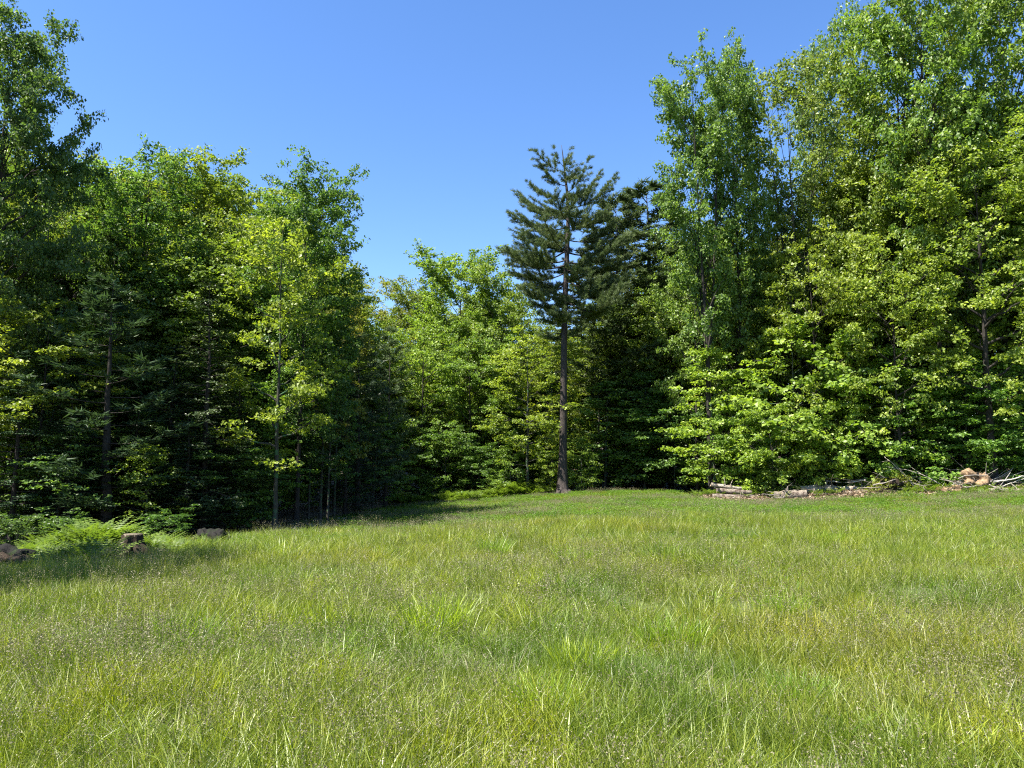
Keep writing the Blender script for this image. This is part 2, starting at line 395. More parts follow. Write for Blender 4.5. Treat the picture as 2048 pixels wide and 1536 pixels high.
def gen_pine(name, seed, H, W, cb, bark='bark_dark', trunk_r=0.2, n=48, per=14, nlen=0.23, width=0.055, mat='needle'):
    rng = np.random.default_rng(seed)
    k = 12; tt = np.linspace(0, 1, k); P = np.zeros((k, 3)); P[:, 2] = tt * H; P[0, 2] = -0.25
    P[:, :2] += np.cumsum(rng.normal(0, 0.03, (k, 2)), 0)
    tr = Tubes(); rt = trunk_r * np.clip(1 - tt, 0.03, 1); rt[0] *= 1.3; tr.tube(P, rt, 9)
    tw = Tubes(); Cs = []; Ds = []
    for i in range(n):
        t = (i + rng.random()) / n; z = cb + (H - cb) * t * 0.985
        o = np.array([np.interp(z, P[:, 2], P[:, a]) for a in range(3)])
        L = W * ((1 - t) ** 0.75 * 0.92 + 0.07) * (0.7 + 0.3 * min(1, t * 5)) * rng.uniform(0.6, 1.2)
        tb, C, D = pine_limb(rng, o, i * 2.39996 + rng.uniform(-0.5, 0.5), L * (0.05 + 0.55 * t), L, 0.012 + L * 0.012, dens=0.62, tuft_step=0.2, sag=0.2)
        for v, f in zip(tb.V, tb.F): pass
        off = tw.n
        for v in tb.V: tw.V.append(v)
        for f in tb.F: tw.F.append(f + off)
        tw.mi += tb.mi; tw.n += tb.n
        Cs.append(C); Ds.append(D)
    Cs = np.concatenate(Cs); Ds = np.concatenate(Ds)
    V, F, T = needle_arrays(rng, Cs, Ds, per, nlen, width)
    return dict(trunk=tr.mesh(name + '_trunk', M[bark]), limbs=[], twigs=tw.mesh(name + '_twigs', M[bark]),
                crown=mesh_np(name + '_crown', V, F, M[mat], tone=T), H=H, W=W, nleaf=len(F) // 2, top=H, R=float(np.percentile(np.hypot(Cs[:, 0], Cs[:, 1]), 97)))

P_ = {}
# tall woodland maples
P_['maple_a'] = gen_broadleaf('maple_a', 11, 20, 4.2, 5.0, 'round', 37, (18, 62), leaf=0.17, per=15, rad=0.46, flat=0.5, trunk_r=0.22)
P_['maple_b'] = gen_broadleaf('maple_b', 12, 19, 4.6, 4.0, 'round', 34, (12, 55), leaf=0.17, per=14, rad=0.5, flat=0.42, trunk_r=0.24, drop=0.2)
P_['maple_c'] = gen_broadleaf('maple_c', 13, 21, 3.6, 6.0, 'column', 33, (22, 60), leaf=0.16, per=15, rad=0.44, flat=0.55, trunk_r=0.2)
# upright forked ash / aspen with stems showing
P_['ash_a'] = gen_broadleaf('ash_a', 21, 22, 3.4, 7.5, 'vase', 48, (48, 74), leaf=0.15, per=14, rad=0.36, flat=0.8, trunk_r=0.19, stems=3, drop=0.15, rnd=1.0, up=0.5, bark='bark_dark')
P_['ash_b'] = gen_broadleaf('ash_b', 22, 22, 2.2, 7.0, 'column', 44, (45, 70), leaf=0.15, per=13, rad=0.36, flat=0.8, trunk_r=0.17, stems=1, drop=0.12, rnd=1.0, up=0.5)
P_['ash_c'] = gen_broadleaf('ash_c', 23, 21, 3.0, 8.0, 'vase', 36, (48, 74), leaf=0.14, per=9, rad=0.36, flat=0.8, trunk_r=0.16, stems=3, drop=0.28, rnd=1.0, up=0.5, bark='bark_grey')
# mid height edge trees
P_['mid_a'] = gen_broadleaf('mid_a', 31, 11, 3.0, 1.6, 'round', 25, (8, 55), leaf=0.125, per=19, rad=0.42, flat=0.35, trunk_r=0.11)
P_['mid_b'] = gen_broadleaf('mid_b', 32, 12, 2.3, 2.2, 'column', 27, (10, 55), leaf=0.12, per=19, rad=0.4, flat=0.35, trunk_r=0.10, bark='bark_grey')
# layered beech-like saplings, leafy to the ground
P_['sap_a'] = gen_broadleaf('sap_a', 41, 5.0, 2.1, 0.35, 'cone', 24, (4, 50), leaf=0.105, per=22, rad=0.33, flat=0.34, trunk_r=0.05, up=1.1, rnd=0.8, bark='bark_grey')
P_['sap_b'] = gen_broadleaf('sap_b', 42, 4.2, 2.3, 0.3, 'round', 22, (0, 50), leaf=0.105, per=22, rad=0.33, flat=0.34, trunk_r=0.05, up=1.1, rnd=0.8, bark='bark_grey')
P_['sap_c'] = gen_broadleaf('sap_c', 43, 6.5, 1.8, 0.5, 'cone', 28, (5, 55), leaf=0.105, per=21, rad=0.33, flat=0.34, trunk_r=0.06, up=1.1, rnd=0.8, bark='bark_grey')
P_['shrub'] = gen_broadleaf('shrub', 44, 2.2, 1.3, 0.1, 'round', 16, (15, 65), leaf=0.115, per=13, rad=0.28, flat=0.35, trunk_r=0.03, up=1.2, rnd=0.7, bark='bark_grey')
# conifers
P_['hem_a'] = gen_broadleaf('hem_a', 51, 14, 2.9, 1.0, 'cone', 70, (2, 25), leaf=0.085, per=17, rad=0.30, flat=0.16, trunk_r=0.17, up=1.8, rnd=0.5, mat='hemlock', droop_limb=0.22, density=1.15, drop=0.18)
P_['pine_a'] = gen_pine('pine_a', 61, 18, 3.4, 4.0, n=62, per=26)
P_['pine_b'] = gen_pine('pine_b', 62, 12, 2.5, 1.6, n=40, trunk_r=0.13)
# big tree close by on the left
P_['near'] = gen_broadleaf('near', 71, 16.5, 3.5, 5.0, 'column', 46, (15, 62), leaf=0.115, per=30, rad=0.40, flat=0.6, trunk_r=0.2, rnd=0.9, up=0.7, drop=0.12)

print('PROTO tris', {k: v['nleaf'] * 2 for k, v in P_.items()}, sum(v['nleaf'] * 2 for v in P_.values()))

def child(name, me, parent, kind=None):
    o = bpy.data.objects.new(name, me); COL.objects.link(o); o.parent = parent
    if kind: o['kind'] = kind
    return o

def plant(proto, name, x, y, H, label, cat='tree', group=None, tint=(1, 1, 1), wscale=1.0, rot=None, parts=True, lean=(0, 0), z=None):
    p = P_[proto]
    root = bpy.data.objects.new(name, None); COL.objects.link(root)
    root.empty_display_size = 0.3
    root.location = (x, y, (gz(x, y) if z is None else z))
    sz = H / p['top']; sx = sz ** 0.6 * wscale * p['W'] / p['R']
    root.scale = (sx, sx, sz)
    root.rotation_euler = (lean[0], lean[1], random.uniform(0, 6.283) if rot is None else rot)
    tag(root, label, cat, group)
    child('trunk', p['trunk'], root)
    if parts:
        for me in p['limbs']: child('limb', me, root)
        if p['twigs']: child('twigs', p['twigs'], root, 'stuff')
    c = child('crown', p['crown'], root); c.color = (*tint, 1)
    return root

# ------------------------------------------------------------------ ground
def field_left(y):  # x of the meadow's left border
    return np.interp(y, [0, 11, 13, 16, 19, 22, 25, 30, 36, 42, 46, 50], [-30, -12, -9.3, -8.5, -8.5, -8.6, -8.9, -8.6, -7.8, -6.6, -5.6, -4])
def field_far(x):
    return np.interp(x, [-30, -8, -4, 3, 7, 9.3, 10.2, 12, 17, 22, 28, 45], [50, 50, 48, 48.0, 47.5, 46.5, 39.3, 38.9, 38.0, 36.9, 36, 35.4])
def in_field(x, y):
    return (x > field_left(y)) & (y < field_far(x)) & (y > 1.5)

def axis(lo, hi, dense_lo, dense_hi, step, far):
    a = list(np.arange(dense_lo, dense_hi + 1e-6, step))
    s = step; v = dense_hi
    while v < hi: s = min(s * 1.35, far); v += s; a.append(v)
    s = step; v = dense_lo
    while v > lo: s = min(s * 1.35, far); v -= s; a.insert(0, v)
    return np.array(a)
ax = axis(-900, 900, -34, 40, 0.5, 80); ay = axis(-300, 1600, 0, 62, 0.5, 80)
X, Y = np.meshgrid(ax, ay); Z = ground_z(X, np.minimum(Y, 160))
Vg = np.stack([X, Y, Z], -1).reshape(-1, 3)
nx = len(ax); iy, ix = np.meshgrid(np.arange(len(ay) - 1), np.arange(nx - 1), indexing='ij'); b0 = (iy * nx + ix).ravel()
Fg = np.stack([b0, b0 + 1, b0 + nx + 1, b0 + nx], 1)
fx = Vg[:, 0]; fy = Vg[:, 1]
dl = fx - field_left(np.clip(fy, 0, 50)); df_ = field_far(np.clip(fx, -30, 45)) - fy
meadow = smooth(-0.6, 0.5, np.minimum(dl, df_)) 
m, n, l = nmat('ground')
at = n.new('ShaderNodeAttribute'); at.attribute_name = 'tone'
no = n.new('ShaderNodeTexNoise'); no.inputs['Scale'].default_value = 3.0; no.inputs['Detail'].default_value = 8
tc = n.new('ShaderNodeTexCoord'); l.new(tc.outputs['Object'], no.inputs['Vector'])
r1 = ramp(n, [(0.3, (0.03, 0.022, 0.012)), (0.5, (0.075, 0.055, 0.03)), (0.72, (0.17, 0.125, 0.075))])
r2 = ramp(n, [(0.3, (0.045, 0.06, 0.014)), (0.7, (0.09, 0.12, 0.03))])
l.new(no.outputs[0], r1.inputs[0]); l.new(no.outputs[0], r2.inputs[0])
mx = n.new('ShaderNodeMix'); mx.data_type = 'RGBA'; l.new(at.outputs['Fac'], mx.inputs[0]); l.new(r1.outputs[0], mx.inputs[6]); l.new(r2.outputs[0], mx.inputs[7])
b = n.new('ShaderNodeBsdfPrincipled'); b.inputs['Roughness'].default_value = 1; l.new(mx.outputs[2], b.inputs['Base Color'])
bp = n.new('ShaderNodeBump'); bp.inputs['Strength'].default_value = 0.8; bp.inputs['Distance'].default_value = 0.08
l.new(no.outputs[0], bp.inputs['Height']); l.new(bp.outputs[0], b.inputs['Normal'])
o_ = n.new('ShaderNodeOutputMaterial'); l.new(b.outputs[0], o_.inputs[0]); M['ground'] = m
g = bpy.data.objects.new('ground', mesh_np('ground', Vg, Fg, m, tone=meadow, smooth_=True)); COL.objects.link(g)
tag(g, kind='structure')

# ------------------------------------------------------------------ scattered ground cover (geometry nodes, one object per kind)
def scatter(name, X, Y, S, RZ, var, protos, mat_label=None, tilt=None):
    """One object: a point per tuft, instanced from meshes that are not in the scene."""
    n = len(X)
    me = bpy.data.meshes.new(name); me.vertices.add(n)
    me.vertices.foreach_set('co', np.stack([X, Y, ground_z(X, Y) - 0.01], 1).astype(np.float32).ravel())
    a = me.attributes.new('s', 'FLOAT', 'POINT'); a.data.foreach_set('value', S.astype(np.float32))
    rot = np.zeros((n, 3), np.float32); rot[:, 2] = RZ
    if tilt is not None: rot[:, :2] = tilt
    a = me.attributes.new('r', 'FLOAT_VECTOR', 'POINT'); a.data.foreach_set('vector', rot.ravel())
    a = me.attributes.new('v', 'INT', 'POINT'); a.data.foreach_set('value', var.astype(np.int32))
    me.update()
    o = bpy.data.objects.new(name, me); COL.objects.link(o)
    ng = bpy.data.node_groups.new(name, 'GeometryNodeTree')
    ng.interface.new_socket('Geometry', in_out='INPUT', socket_type='NodeSocketGeometry')
    ng.interface.new_socket('Geometry', in_out='OUTPUT', socket_type='NodeSocketGeometry')
    N, Lk = ng.nodes, ng.links
    gi = N.new('NodeGroupInput'); go = N.new('NodeGroupOutput'); jn = N.new('GeometryNodeJoinGeometry')
    def attr(nm, dt):
        q = N.new('GeometryNodeInputNamedAttribute'); q.data_type = dt; q.inputs['Name'].default_value = nm; return q
    s_, r_, v_ = attr('s', 'FLOAT'), attr('r', 'FLOAT_VECTOR'), attr('v', 'INT')
    for k, po in enumerate(protos):
        cmp_ = N.new('FunctionNodeCompare'); cmp_.data_type = 'INT'; cmp_.operation = 'EQUAL'
        Lk.new(v_.outputs[0], cmp_.inputs['A'] if 'A' in cmp_.inputs else cmp_.inputs[2])
        [i for i in cmp_.inputs if i.type == 'INT'][1].default_value = k
        Lk.new(v_.outputs[0], [i for i in cmp_.inputs if i.type == 'INT'][0])
        oi = N.new('GeometryNodeObjectInfo'); oi.inputs['Object'].default_value = po; oi.inputs['As Instance'].default_value = True
        ip = N.new('GeometryNodeInstanceOnPoints')
        Lk.new(gi.outputs[0], ip.inputs['Points']); Lk.new(cmp_.outputs[0], ip.inputs['Selection'])
        Lk.new(oi.outputs['Geometry'], ip.inputs['Instance'])
        Lk.new(r_.outputs[0], ip.inputs['Rotation']); Lk.new(s_.outputs[0], ip.inputs['Scale'])
        Lk.new(ip.outputs[0], jn.inputs[0])
    Lk.new(jn.outputs[0], go.inputs[0])
    md = o.modifiers.new('scatter', 'NODES'); md.node_group = ng
    return o

def proto_obj(name, me):
    return bpy.data.objects.new(name, me)      # never linked to the scene

def blades(rng, n, radius, h, w, lean=0.35, seg=3, curve=0.5, power=0.5):
    """n grass blades as ribbons: returns V, F(tri), tone."""
    a = rng.random(n) * 6.283; r = radius * rng.random(n) ** power
    B = np.stack([np.cos(a) * r, np.sin(a) * r, np.zeros(n)], 1)
    az = a + rng.normal(0, 1.0, n); ln = rng.uniform(0.05, 1.0, n) * lean
    d = np.stack([np.cos(az), np.sin(az), np.zeros(n)], 1)
    H = h * rng.uniform(0.5, 1.15, n); W = w * rng.uniform(0.6, 1.3, n)
    sd = rng.random(n) * 6.283; S = np.stack([np.cos(sd), np.sin(sd), np.zeros(n)], 1)
    rows = []
    for i in range(seg + 1):
        t = i / seg
        c = B + d * (H * (ln * t + curve * ln * t * t))[:, None]
        c[:, 2] += H * t * (1 - curve * ln * t * 0.45)
        if i < seg:
            ww = (W * (1 - t * 0.55) * 0.5)[:, None]
            rows += [c - S * ww, c + S * ww]
        else: rows.append(c)
    V = np.stack(rows, 1).reshape(-1, 3); k = 2 * seg + 1
    T = []
    for i in range(seg - 1):
        q = 2 * i; T += [[q, q + 1, q + 3], [q, q + 3, q + 2]]
    T.append([2 * seg - 2, 2 * seg - 1, 2 * seg])
    F = (np.arange(n)[:, None, None] * k + np.array(T)[None]).reshape(-1, 3)
    tone = np.repeat(rng.random(n), k)
    return V, F, tone

def join(parts):
    V = []; F = []; T = []; MI = []; off = 0
    for (v, f, t), mi in parts:
        V.append(v); F.append(f + off); T.append(t); MI.append(np.full(len(f), mi)); off += len(v)
    return np.concatenate(V), np.concatenate(F), np.concatenate(T), np.concatenate(MI)

def seedheads(rng, n, radius, h, head=0.11, grains=16, gsize=0.008):
    """Fine stalks with loose panicles."""
    Vs, Fs, Ts = blades(rng, n, radius, h, 0.0028, lean=0.3, seg=3, curve=0.4)
    tips = Vs.reshape(n, 7, 3)[:, 6]; low = Vs.reshape(n, 7, 3)[:, 4]
    g = grains
    f = rng.random((n, g, 1)); base = tips[:, None] * (1 - f) + (tips + (low - tips) * (head / (h * 0.33)))[:, None] * f
    base = base + rng.normal(0, 1, (n, g, 3)) * (0.006 + 0.018 * f)
    d = rng.normal(0, 1, (n, g, 3)); d /= np.linalg.norm(d, axis=-1, keepdims=True)
    e = rng.normal(0, 1, (n, g, 3)); e /= np.linalg.norm(e, axis=-1, keepdims=True)
    V2 = np.stack([base - d * gsize, base + d * gsize, base + e * gsize * 1.2], 2).reshape(-1, 3)
    F2 = np.arange(len(V2)).reshape(-1, 3); T2 = np.repeat(rng.random(n * g), 3)
    return (Vs, Fs, Ts), (V2, F2, T2)

def fern_arrays(rng, nf=9, L=0.6, pairs=11, el=(0.75, 1.3)):
    Vs = []; Fs = []; Ts = []; off = 0
    for i in range(nf):
        az = i * 2.4 + rng.uniform(-0.3, 0.3); e0 = rng.uniform(*el); l = L * rng.uniform(0.75, 1.15)
        h = np.array([math.cos(az), math.sin(az), 0]); side = np.array([-h[1], h[0], 0]); tone = rng.random()
        def pt(t):
            return h * l * (math.cos(e0) * t + 0.3 * t * t) + np.array([0, 0, l * (math.sin(e0) * t - 0.30 * t * t)])
        for j in range(pairs):
            t = 0.14 + 0.84 * j / (pairs - 1); p = pt(t); tg = pt(min(1, t + 0.05)) - p; tg /= np.linalg.norm(tg) + 1e-9
            wl_ = l * 0.26 * (1 - abs(t - 0.35) * 1.35) + 0.01
            for s in (-1, 1):
                tip = p + side * s * wl_ + tg * wl_ * 0.4 - np.array([0, 0, wl_ * 0.18])
                w = tg * l * 0.032; mid = (p + tip) / 2
                V = [p, mid - w, tip, mid + w]; Vs += V; Fs += [[off, off + 1, off + 2], [off, off + 2, off + 3]]; off += 4
                Ts += [np.clip(tone * 0.6 + rng.random() * 0.4, 0, 1)] * 4
    return np.array(Vs), np.array(Fs), np.array(Ts)

rg = np.random.default_rng(99)
gp = []
for k in range(3):   # fine meadow grass
    gp.append(proto_obj('grass_tuft', mesh_np('grass_tuft', *(lambda q: (q[0], q[1]))(blades(rg, 95, 0.24, 0.27, 0.0048, lean=0.75)), M['grass'], tone=np.repeat(rg.random(95), 7))))
for k in range(2):   # with seed heads
    a_, b_ = seedheads(rg, 17, 0.22, 0.37, grains=12, gsize=0.006); V, F, T, MI = join([(a_, 0), (b_, 1)])
    gp.append(proto_obj('seed_tuft', mesh_np('seed_tuft', V, F, [M['grass'], M['seed']], tone=T, mi=MI)))
for k in range(2):   # fresh green wider blades
    V, F, T = blades(rg, 60, 0.2, 0.25, 0.0075, lean=0.9, curve=0.8)
    gp.append(proto_obj('fresh_tuft', mesh_np('fresh_tuft', V, F, M['grass_bright'], tone=T)))
for k in range(2):   # far patches
    V, F, T = blades(rg, 170, 0.5, 0.18, 0.012, lean=1.0, seg=2)
    gp.append(proto_obj('far_tuft', mesh_np('far_tuft', V, F, M['grass'], tone=T)))
for k in range(2):
    V, F, T = blades(rg, 150, 0.5, 0.15, 0.016, lean=1.2, seg=2, curve=0.8)
    gp.append(proto_obj('far_fresh_tuft', mesh_np('far_fresh_tuft', V, F, M['grass_bright'], tone=T)))
a_, b_ = seedheads(rg, 45, 0.5, 0.32, grains=8, gsize=0.012); V, F, T, MI = join([(a_, 0), (b_, 1)])
gp.append(proto_obj('far_seed_tuft', mesh_np('far_seed_tuft', V, F, [M['grass'], M['seed']], tone=T, mi=MI)))
# clover leaves, low
Cc = np.stack([rg.uniform(-0.4, 0.4, 130), rg.uniform(-0.4, 0.4, 130), rg.uniform(0.05, 0.2, 130)], 1)
gp.append(proto_obj('clover_tuft', leaves_mesh('clover_tuft', rg, Cc, 3, 0.025, 0.2, 0.035, M['clover'], up=1.5, rnd=0.4)))

V, F, T = blades(rg, 14, 0.05, 0.2, 0.035, lean=1.1, seg=3, curve=0.6)
gp.append(proto_obj('weed_rosette', mesh_np('weed_rosette', V, F, M['clover'], tone=T)))
V, F, T = blades(rg, 70, 0.22, 0.24, 0.005, lean=1.5, seg=3, curve=0.7)
gp.append(proto_obj('dry_thatch', mesh_np('dry_thatch', V, F, M['seed'], tone=T)))
def vnoise(x, y, s, seed):
    r = np.random.default_rng(seed); out = 0
    for k in range(5):
        a = r.uniform(0, 6.28); f = s * (0.6 + 0.9 * k * 0.5); out = out + np.sin((x * math.cos(a) + y * math.sin(a)) * f + r.uniform(0, 6.28)) / (1 + k * 0.3)
    return out / 3.0

def zone(y0, y1, dens, margin=1.0):
    A = (y1 - y0) * 2 * (0.70 * y1 + margin); nn = int(A * dens)
    y = rg.uniform(y0, y1, nn); x = rg.uniform(-(0.70 * y1 + margin), 0.70 * y1 + margin, nn)
    k = (np.abs(x) < 0.70 * y + margin) & in_field(x, y)
    return x[k], y[k]
GX = []; GY = []; GS = []; GV = []
def add(x, y, s, v): GX.append(x); GY.append(y); GS.append(s); GV.append(v)
for (y0, y1, dens, sc_) in ((1.6, 7, 52, 1.0), (7, 14, 20, 1.12), (14, 24, 9, 1.3)):
    x, y = zone(y0, y1, dens); n_ = len(x)
    seed_p = np.clip(0.17 + 0.32 * vnoise(x, y * 1.6, 0.45, 5) + 0.10 * np.exp(-((y - 10.5) / 2.2) ** 2), 0.06, 0.7) * (1 - 0.5 * smooth(14, 24, y))
    fresh_p = np.clip(0.16 + 0.35 * vnoise(x, y, 0.8, 6) + 0.1 * smooth(12, 24, y), 0.03, 0.7)
    u = rg.random(n_); v = rg.integers(0, 3, n_)
    v = np.where(u < seed_p, 3 + rg.integers(0, 2, n_), np.where(u < seed_p + (1 - seed_p) * fresh_p, 5 + rg.integers(0, 2, n_), v))
    hv = 1 + 0.28 * vnoise(x, y, 1.5, 9)
    add(x, y, sc_ * hv * rg.uniform(0.75, 1.2, n_), v)
x, y = zone(22, 52, 9.5); n_ = len(x)
fp = np.clip(0.38 + 0.5 * vnoise(x, y * 2, 0.35, 7), 0.05, 0.9); sp_ = np.clip(0.14 + 0.3 * vnoise(x, y * 2, 0.4, 8), 0, 0.5)
u = rg.random(n_); v = 7 + rg.integers(0, 2, n_); v = np.where(u < fp, 9 + rg.integers(0, 2, n_), v); v = np.where(u > 1 - sp_, 11, v)
add(x, y, rg.uniform(0.65, 1.1, n_) * (1 + 0.2 * vnoise(x, y, 1.2, 10)), v)
x, y = zone(8, 47, 2.6); k = rg.random(len(x)) < np.clip(0.12 + 0.7 * smooth(18, 32, y) + 0.3 * vnoise(x, y, 0.5, 14), 0, 1) * smooth(8, 20, y); x, y = x[k], y[k]
add(x, y, rg.uniform(0.8, 1.3, len(x)), np.full(len(x), 12))
x, y = zone(2.5, 26, 1.1); add(x, y, rg.uniform(.5, 1.3, len(x)), np.full(len(x), 13))
x, y = zone(2, 24, 5); k = rg.random(len(x)) < np.clip(.12 + .5 * vnoise(x, y * 1.5, .5, 21), .03, .6) + .5 * np.exp(-(((x - 2.7) / 1.3) ** 2 + ((y - 6.9) / .5) ** 2))
x, y = x[k], y[k]; add(x, y, rg.uniform(.7, 1.2, len(x)), np.full(len(x), 14))
GX, GY, GS, GV = map(np.concatenate, (GX, GY, GS, GV))
for (px, Yb, r_) in ((262, 17.6, .75), (262, 16.9, .5), (224, 18.6, .5), (432, 21.6, .6), (400, 22.6, .6), (432, 20.9, .4)):
    cx, cy_, _z = spot(px, Yb); d_ = np.hypot(GX - cx, GY - cy_); GS = np.where(d_ < r_, GS * np.clip(.25 + .5 * d_ / r_, 0, 1), GS)
grass = scatter('meadow_grass', GX, GY, GS, rg.random(len(GX)) * 6.283, GV, gp)
tag(grass, kind='stuff')
print('grass instances', len(GX))

# ------------------------------------------------------------------ ferns and low cover (masses nobody could count)
fp_ = []
for k in range(3):
    V, F, T = fern_arrays(rg, 8 + k, 0.78); fp_.append(proto_obj('fern', mesh_np('fern', V, F, M['fern'], tone=T)))
def fern_region(pts, spread, n):
    xs = []; ys = []
    for (px, Y_, w) in pts:
        x0, y0, _ = spot(px, Y_); k = int(n * w)
        xs.append(rg.normal(x0, spread * w ** 0.5, k)); ys.append(rg.normal(y0, spread * 0.7, k))
    return np.concatenate(xs), np.concatenate(ys)
x, y = fern_region([(5, 16.3, 1.6), (45, 16.0, 1.2), (20, 18, 1), (80, 16.8, 1.4), (110, 16, 1.2), (130, 17.8, 1.3), (150, 15.6, 1), (190, 16.6, 1.2), (190, 19, 2), (230, 19.4, 1.2), (160, 19, 1.2), (210, 15.4, .8), (300, 18.6, 1), (330, 19, 1), (300, 20.4, 1), (360, 20.2, 1), (400, 22.5, 1), (465, 21.8, .9), (350, 18.2, .6), (60, 19.5, 1)], 0.62, 16)
S = rg.uniform(0.35, 0.8, len(x)) * (1 + 0.55 * vnoise(x, y, 1.7, 44) + .5 * np.exp(-((x / y + .535) / .03) ** 2))
S = np.clip(S, .3, 1.4)
sx_, sy_, _ = spot(262, 17.6); k = (np.abs(x / y - sx_ / sy_) < 0.035) & (y < 18.2) | (np.hypot(x - sx_, y - sy_) < .75) | (np.hypot(x - spot(432, 21.6)[0], y - 20.4) < .5)
x, y, S = x[~k], y[~k], S[~k]
o = scatter('fern_bed', x, y, S, rg.random(len(x)) * 6.28, rg.integers(0, 3, len(x)), fp_); tag(o, kind='stuff')
x, y = fern_region([(820, 47.5, .8), (860, 47.8, 1), (900, 47.6, 1), (940, 47.6, 1), (980, 47.4, 1.2), (1015, 47.2, 1.5), (1040, 47.2, 1.4), (1075, 47.6, .6), (1095, 47.2, .6)], 0.75, 34)
o = scatter('ground_cover', x, y, rg.uniform(0.9, 1.4, len(x)) * (1 + 0.5 * np.exp(-((x - 0.2) / 0.8) ** 2)), rg.random(len(x)) * 6.28, rg.integers(0, 3, len(x)), fp_); tag(o, kind='stuff')
x, y = fern_region([(1420, 40.6, 1), (1500, 40.2, 1), (1540, 39.5, 1), (1640, 39, .6), (1850, 37.6, 1.2), (1870, 37.8, .8), (1990, 36.6, 1), (2020, 36.4, .8), (1930, 36.6, .5), (1790, 38.4, .5)], 0.6, 16)
o = scatter('roadside_weeds', x, y, rg.uniform(0.5, 0.95, len(x)), rg.random(len(x)) * 6.28, rg.integers(0, 3, len(x)), fp_)
o.name = 'weeds'; tag(o, kind='stuff')

# ------------------------------------------------------------------ grass tussocks one can pick out in the meadow
tus = []
for k in range(3):
    V, F, T = blades(rg, 360, 0.24, 0.34, 0.0085, lean=0.42, seg=4, curve=0.8); tus.append(mesh_np('tussock', V, F, M['tussock'], tone=T))
TUS = [(372, 1300, 1.0, (0.62, 0.75, 0.9), 'dark bluish green grass tussock left in the near meadow'),
       (330, 1290, .8, (1.15, 1.1, .8), 'yellow-green grass tuft just left of the dark bluish tussock'),
       (632, 1265, .9, (1.2, 1.1, 1), 'bright grass tussock between the dark one and the brightest one'),
       (868, 1275, 1.15, (1.12, 1.1, .9), 'brightest yellow-green tussock near the middle of the meadow'),
       (1165, 1350, .85, (1.2, 1.12, .9), 'loose tuft of long pale yellow-green blades in front of the pine'),
       (1350, 1310, 1.0, (0.85, 0.95, .9), 'dense mid green tussock beside the straw coloured patch'),
       (1090, 1440, .8, (.95, 1.05, .8), 'deep green tuft low in the near meadow below the pale tuft'),
       (1155, 1140, 1.2, (1.0, 1.05, .9), 'broad fresh green tussock further out in the field, below the pine'),
       (1330, 1135, 1.2, (.75, .85, .9), 'dull green tall tussock further out, right of the fresh one'),
       (985, 1115, 1.1, (.75, .85, .9), 'dull green tussock further out, left of the fresh one'),
       (215, 1375, .7, (1.25, 1.1, .9), 'small bright tuft at the lower left of the meadow'),
       (1560, 1240, .9, (1.0, 1.1, .9), 'green tussock in the right half behind the straw patch'),
       (1600, 1420, .7, (.8, 1.0, 1.3), 'small blue-green tuft with pale blades, lower right'),
       (1655, 1095, 1.0, (.9, 1.1, .8), 'distant dark green tuft in the right part of the field')]
def depth_of_row(px, py):
    Y_ = 10.0
    for _ in range(30):
        x, _y, z = spot(px, Y_); v = (768 - py) / 1536
        Y_ = (z - EYE) * (CP - v * SP) / (v * CP + SP)
    return Y_
for i, (px, py, s, c, lab) in enumerate(TUS):
    Y_ = depth_of_row(px, py); x, y, z = spot(px, Y_)
    o = bpy.data.objects.new('grass_tussock', tus[i % 3]); COL.objects.link(o); o.location = (x, y, z - 0.01)
    s *= 1.12; o.scale = (s, s, s * 0.95); o.rotation_euler = (0, 0, random.uniform(0, 6)); o.color = (c[0] * 1.2, c[1] * 1.2, c[2], 1)
    tag(o, lab, 'grass tussock', 'grass tussocks standing out in the meadow')

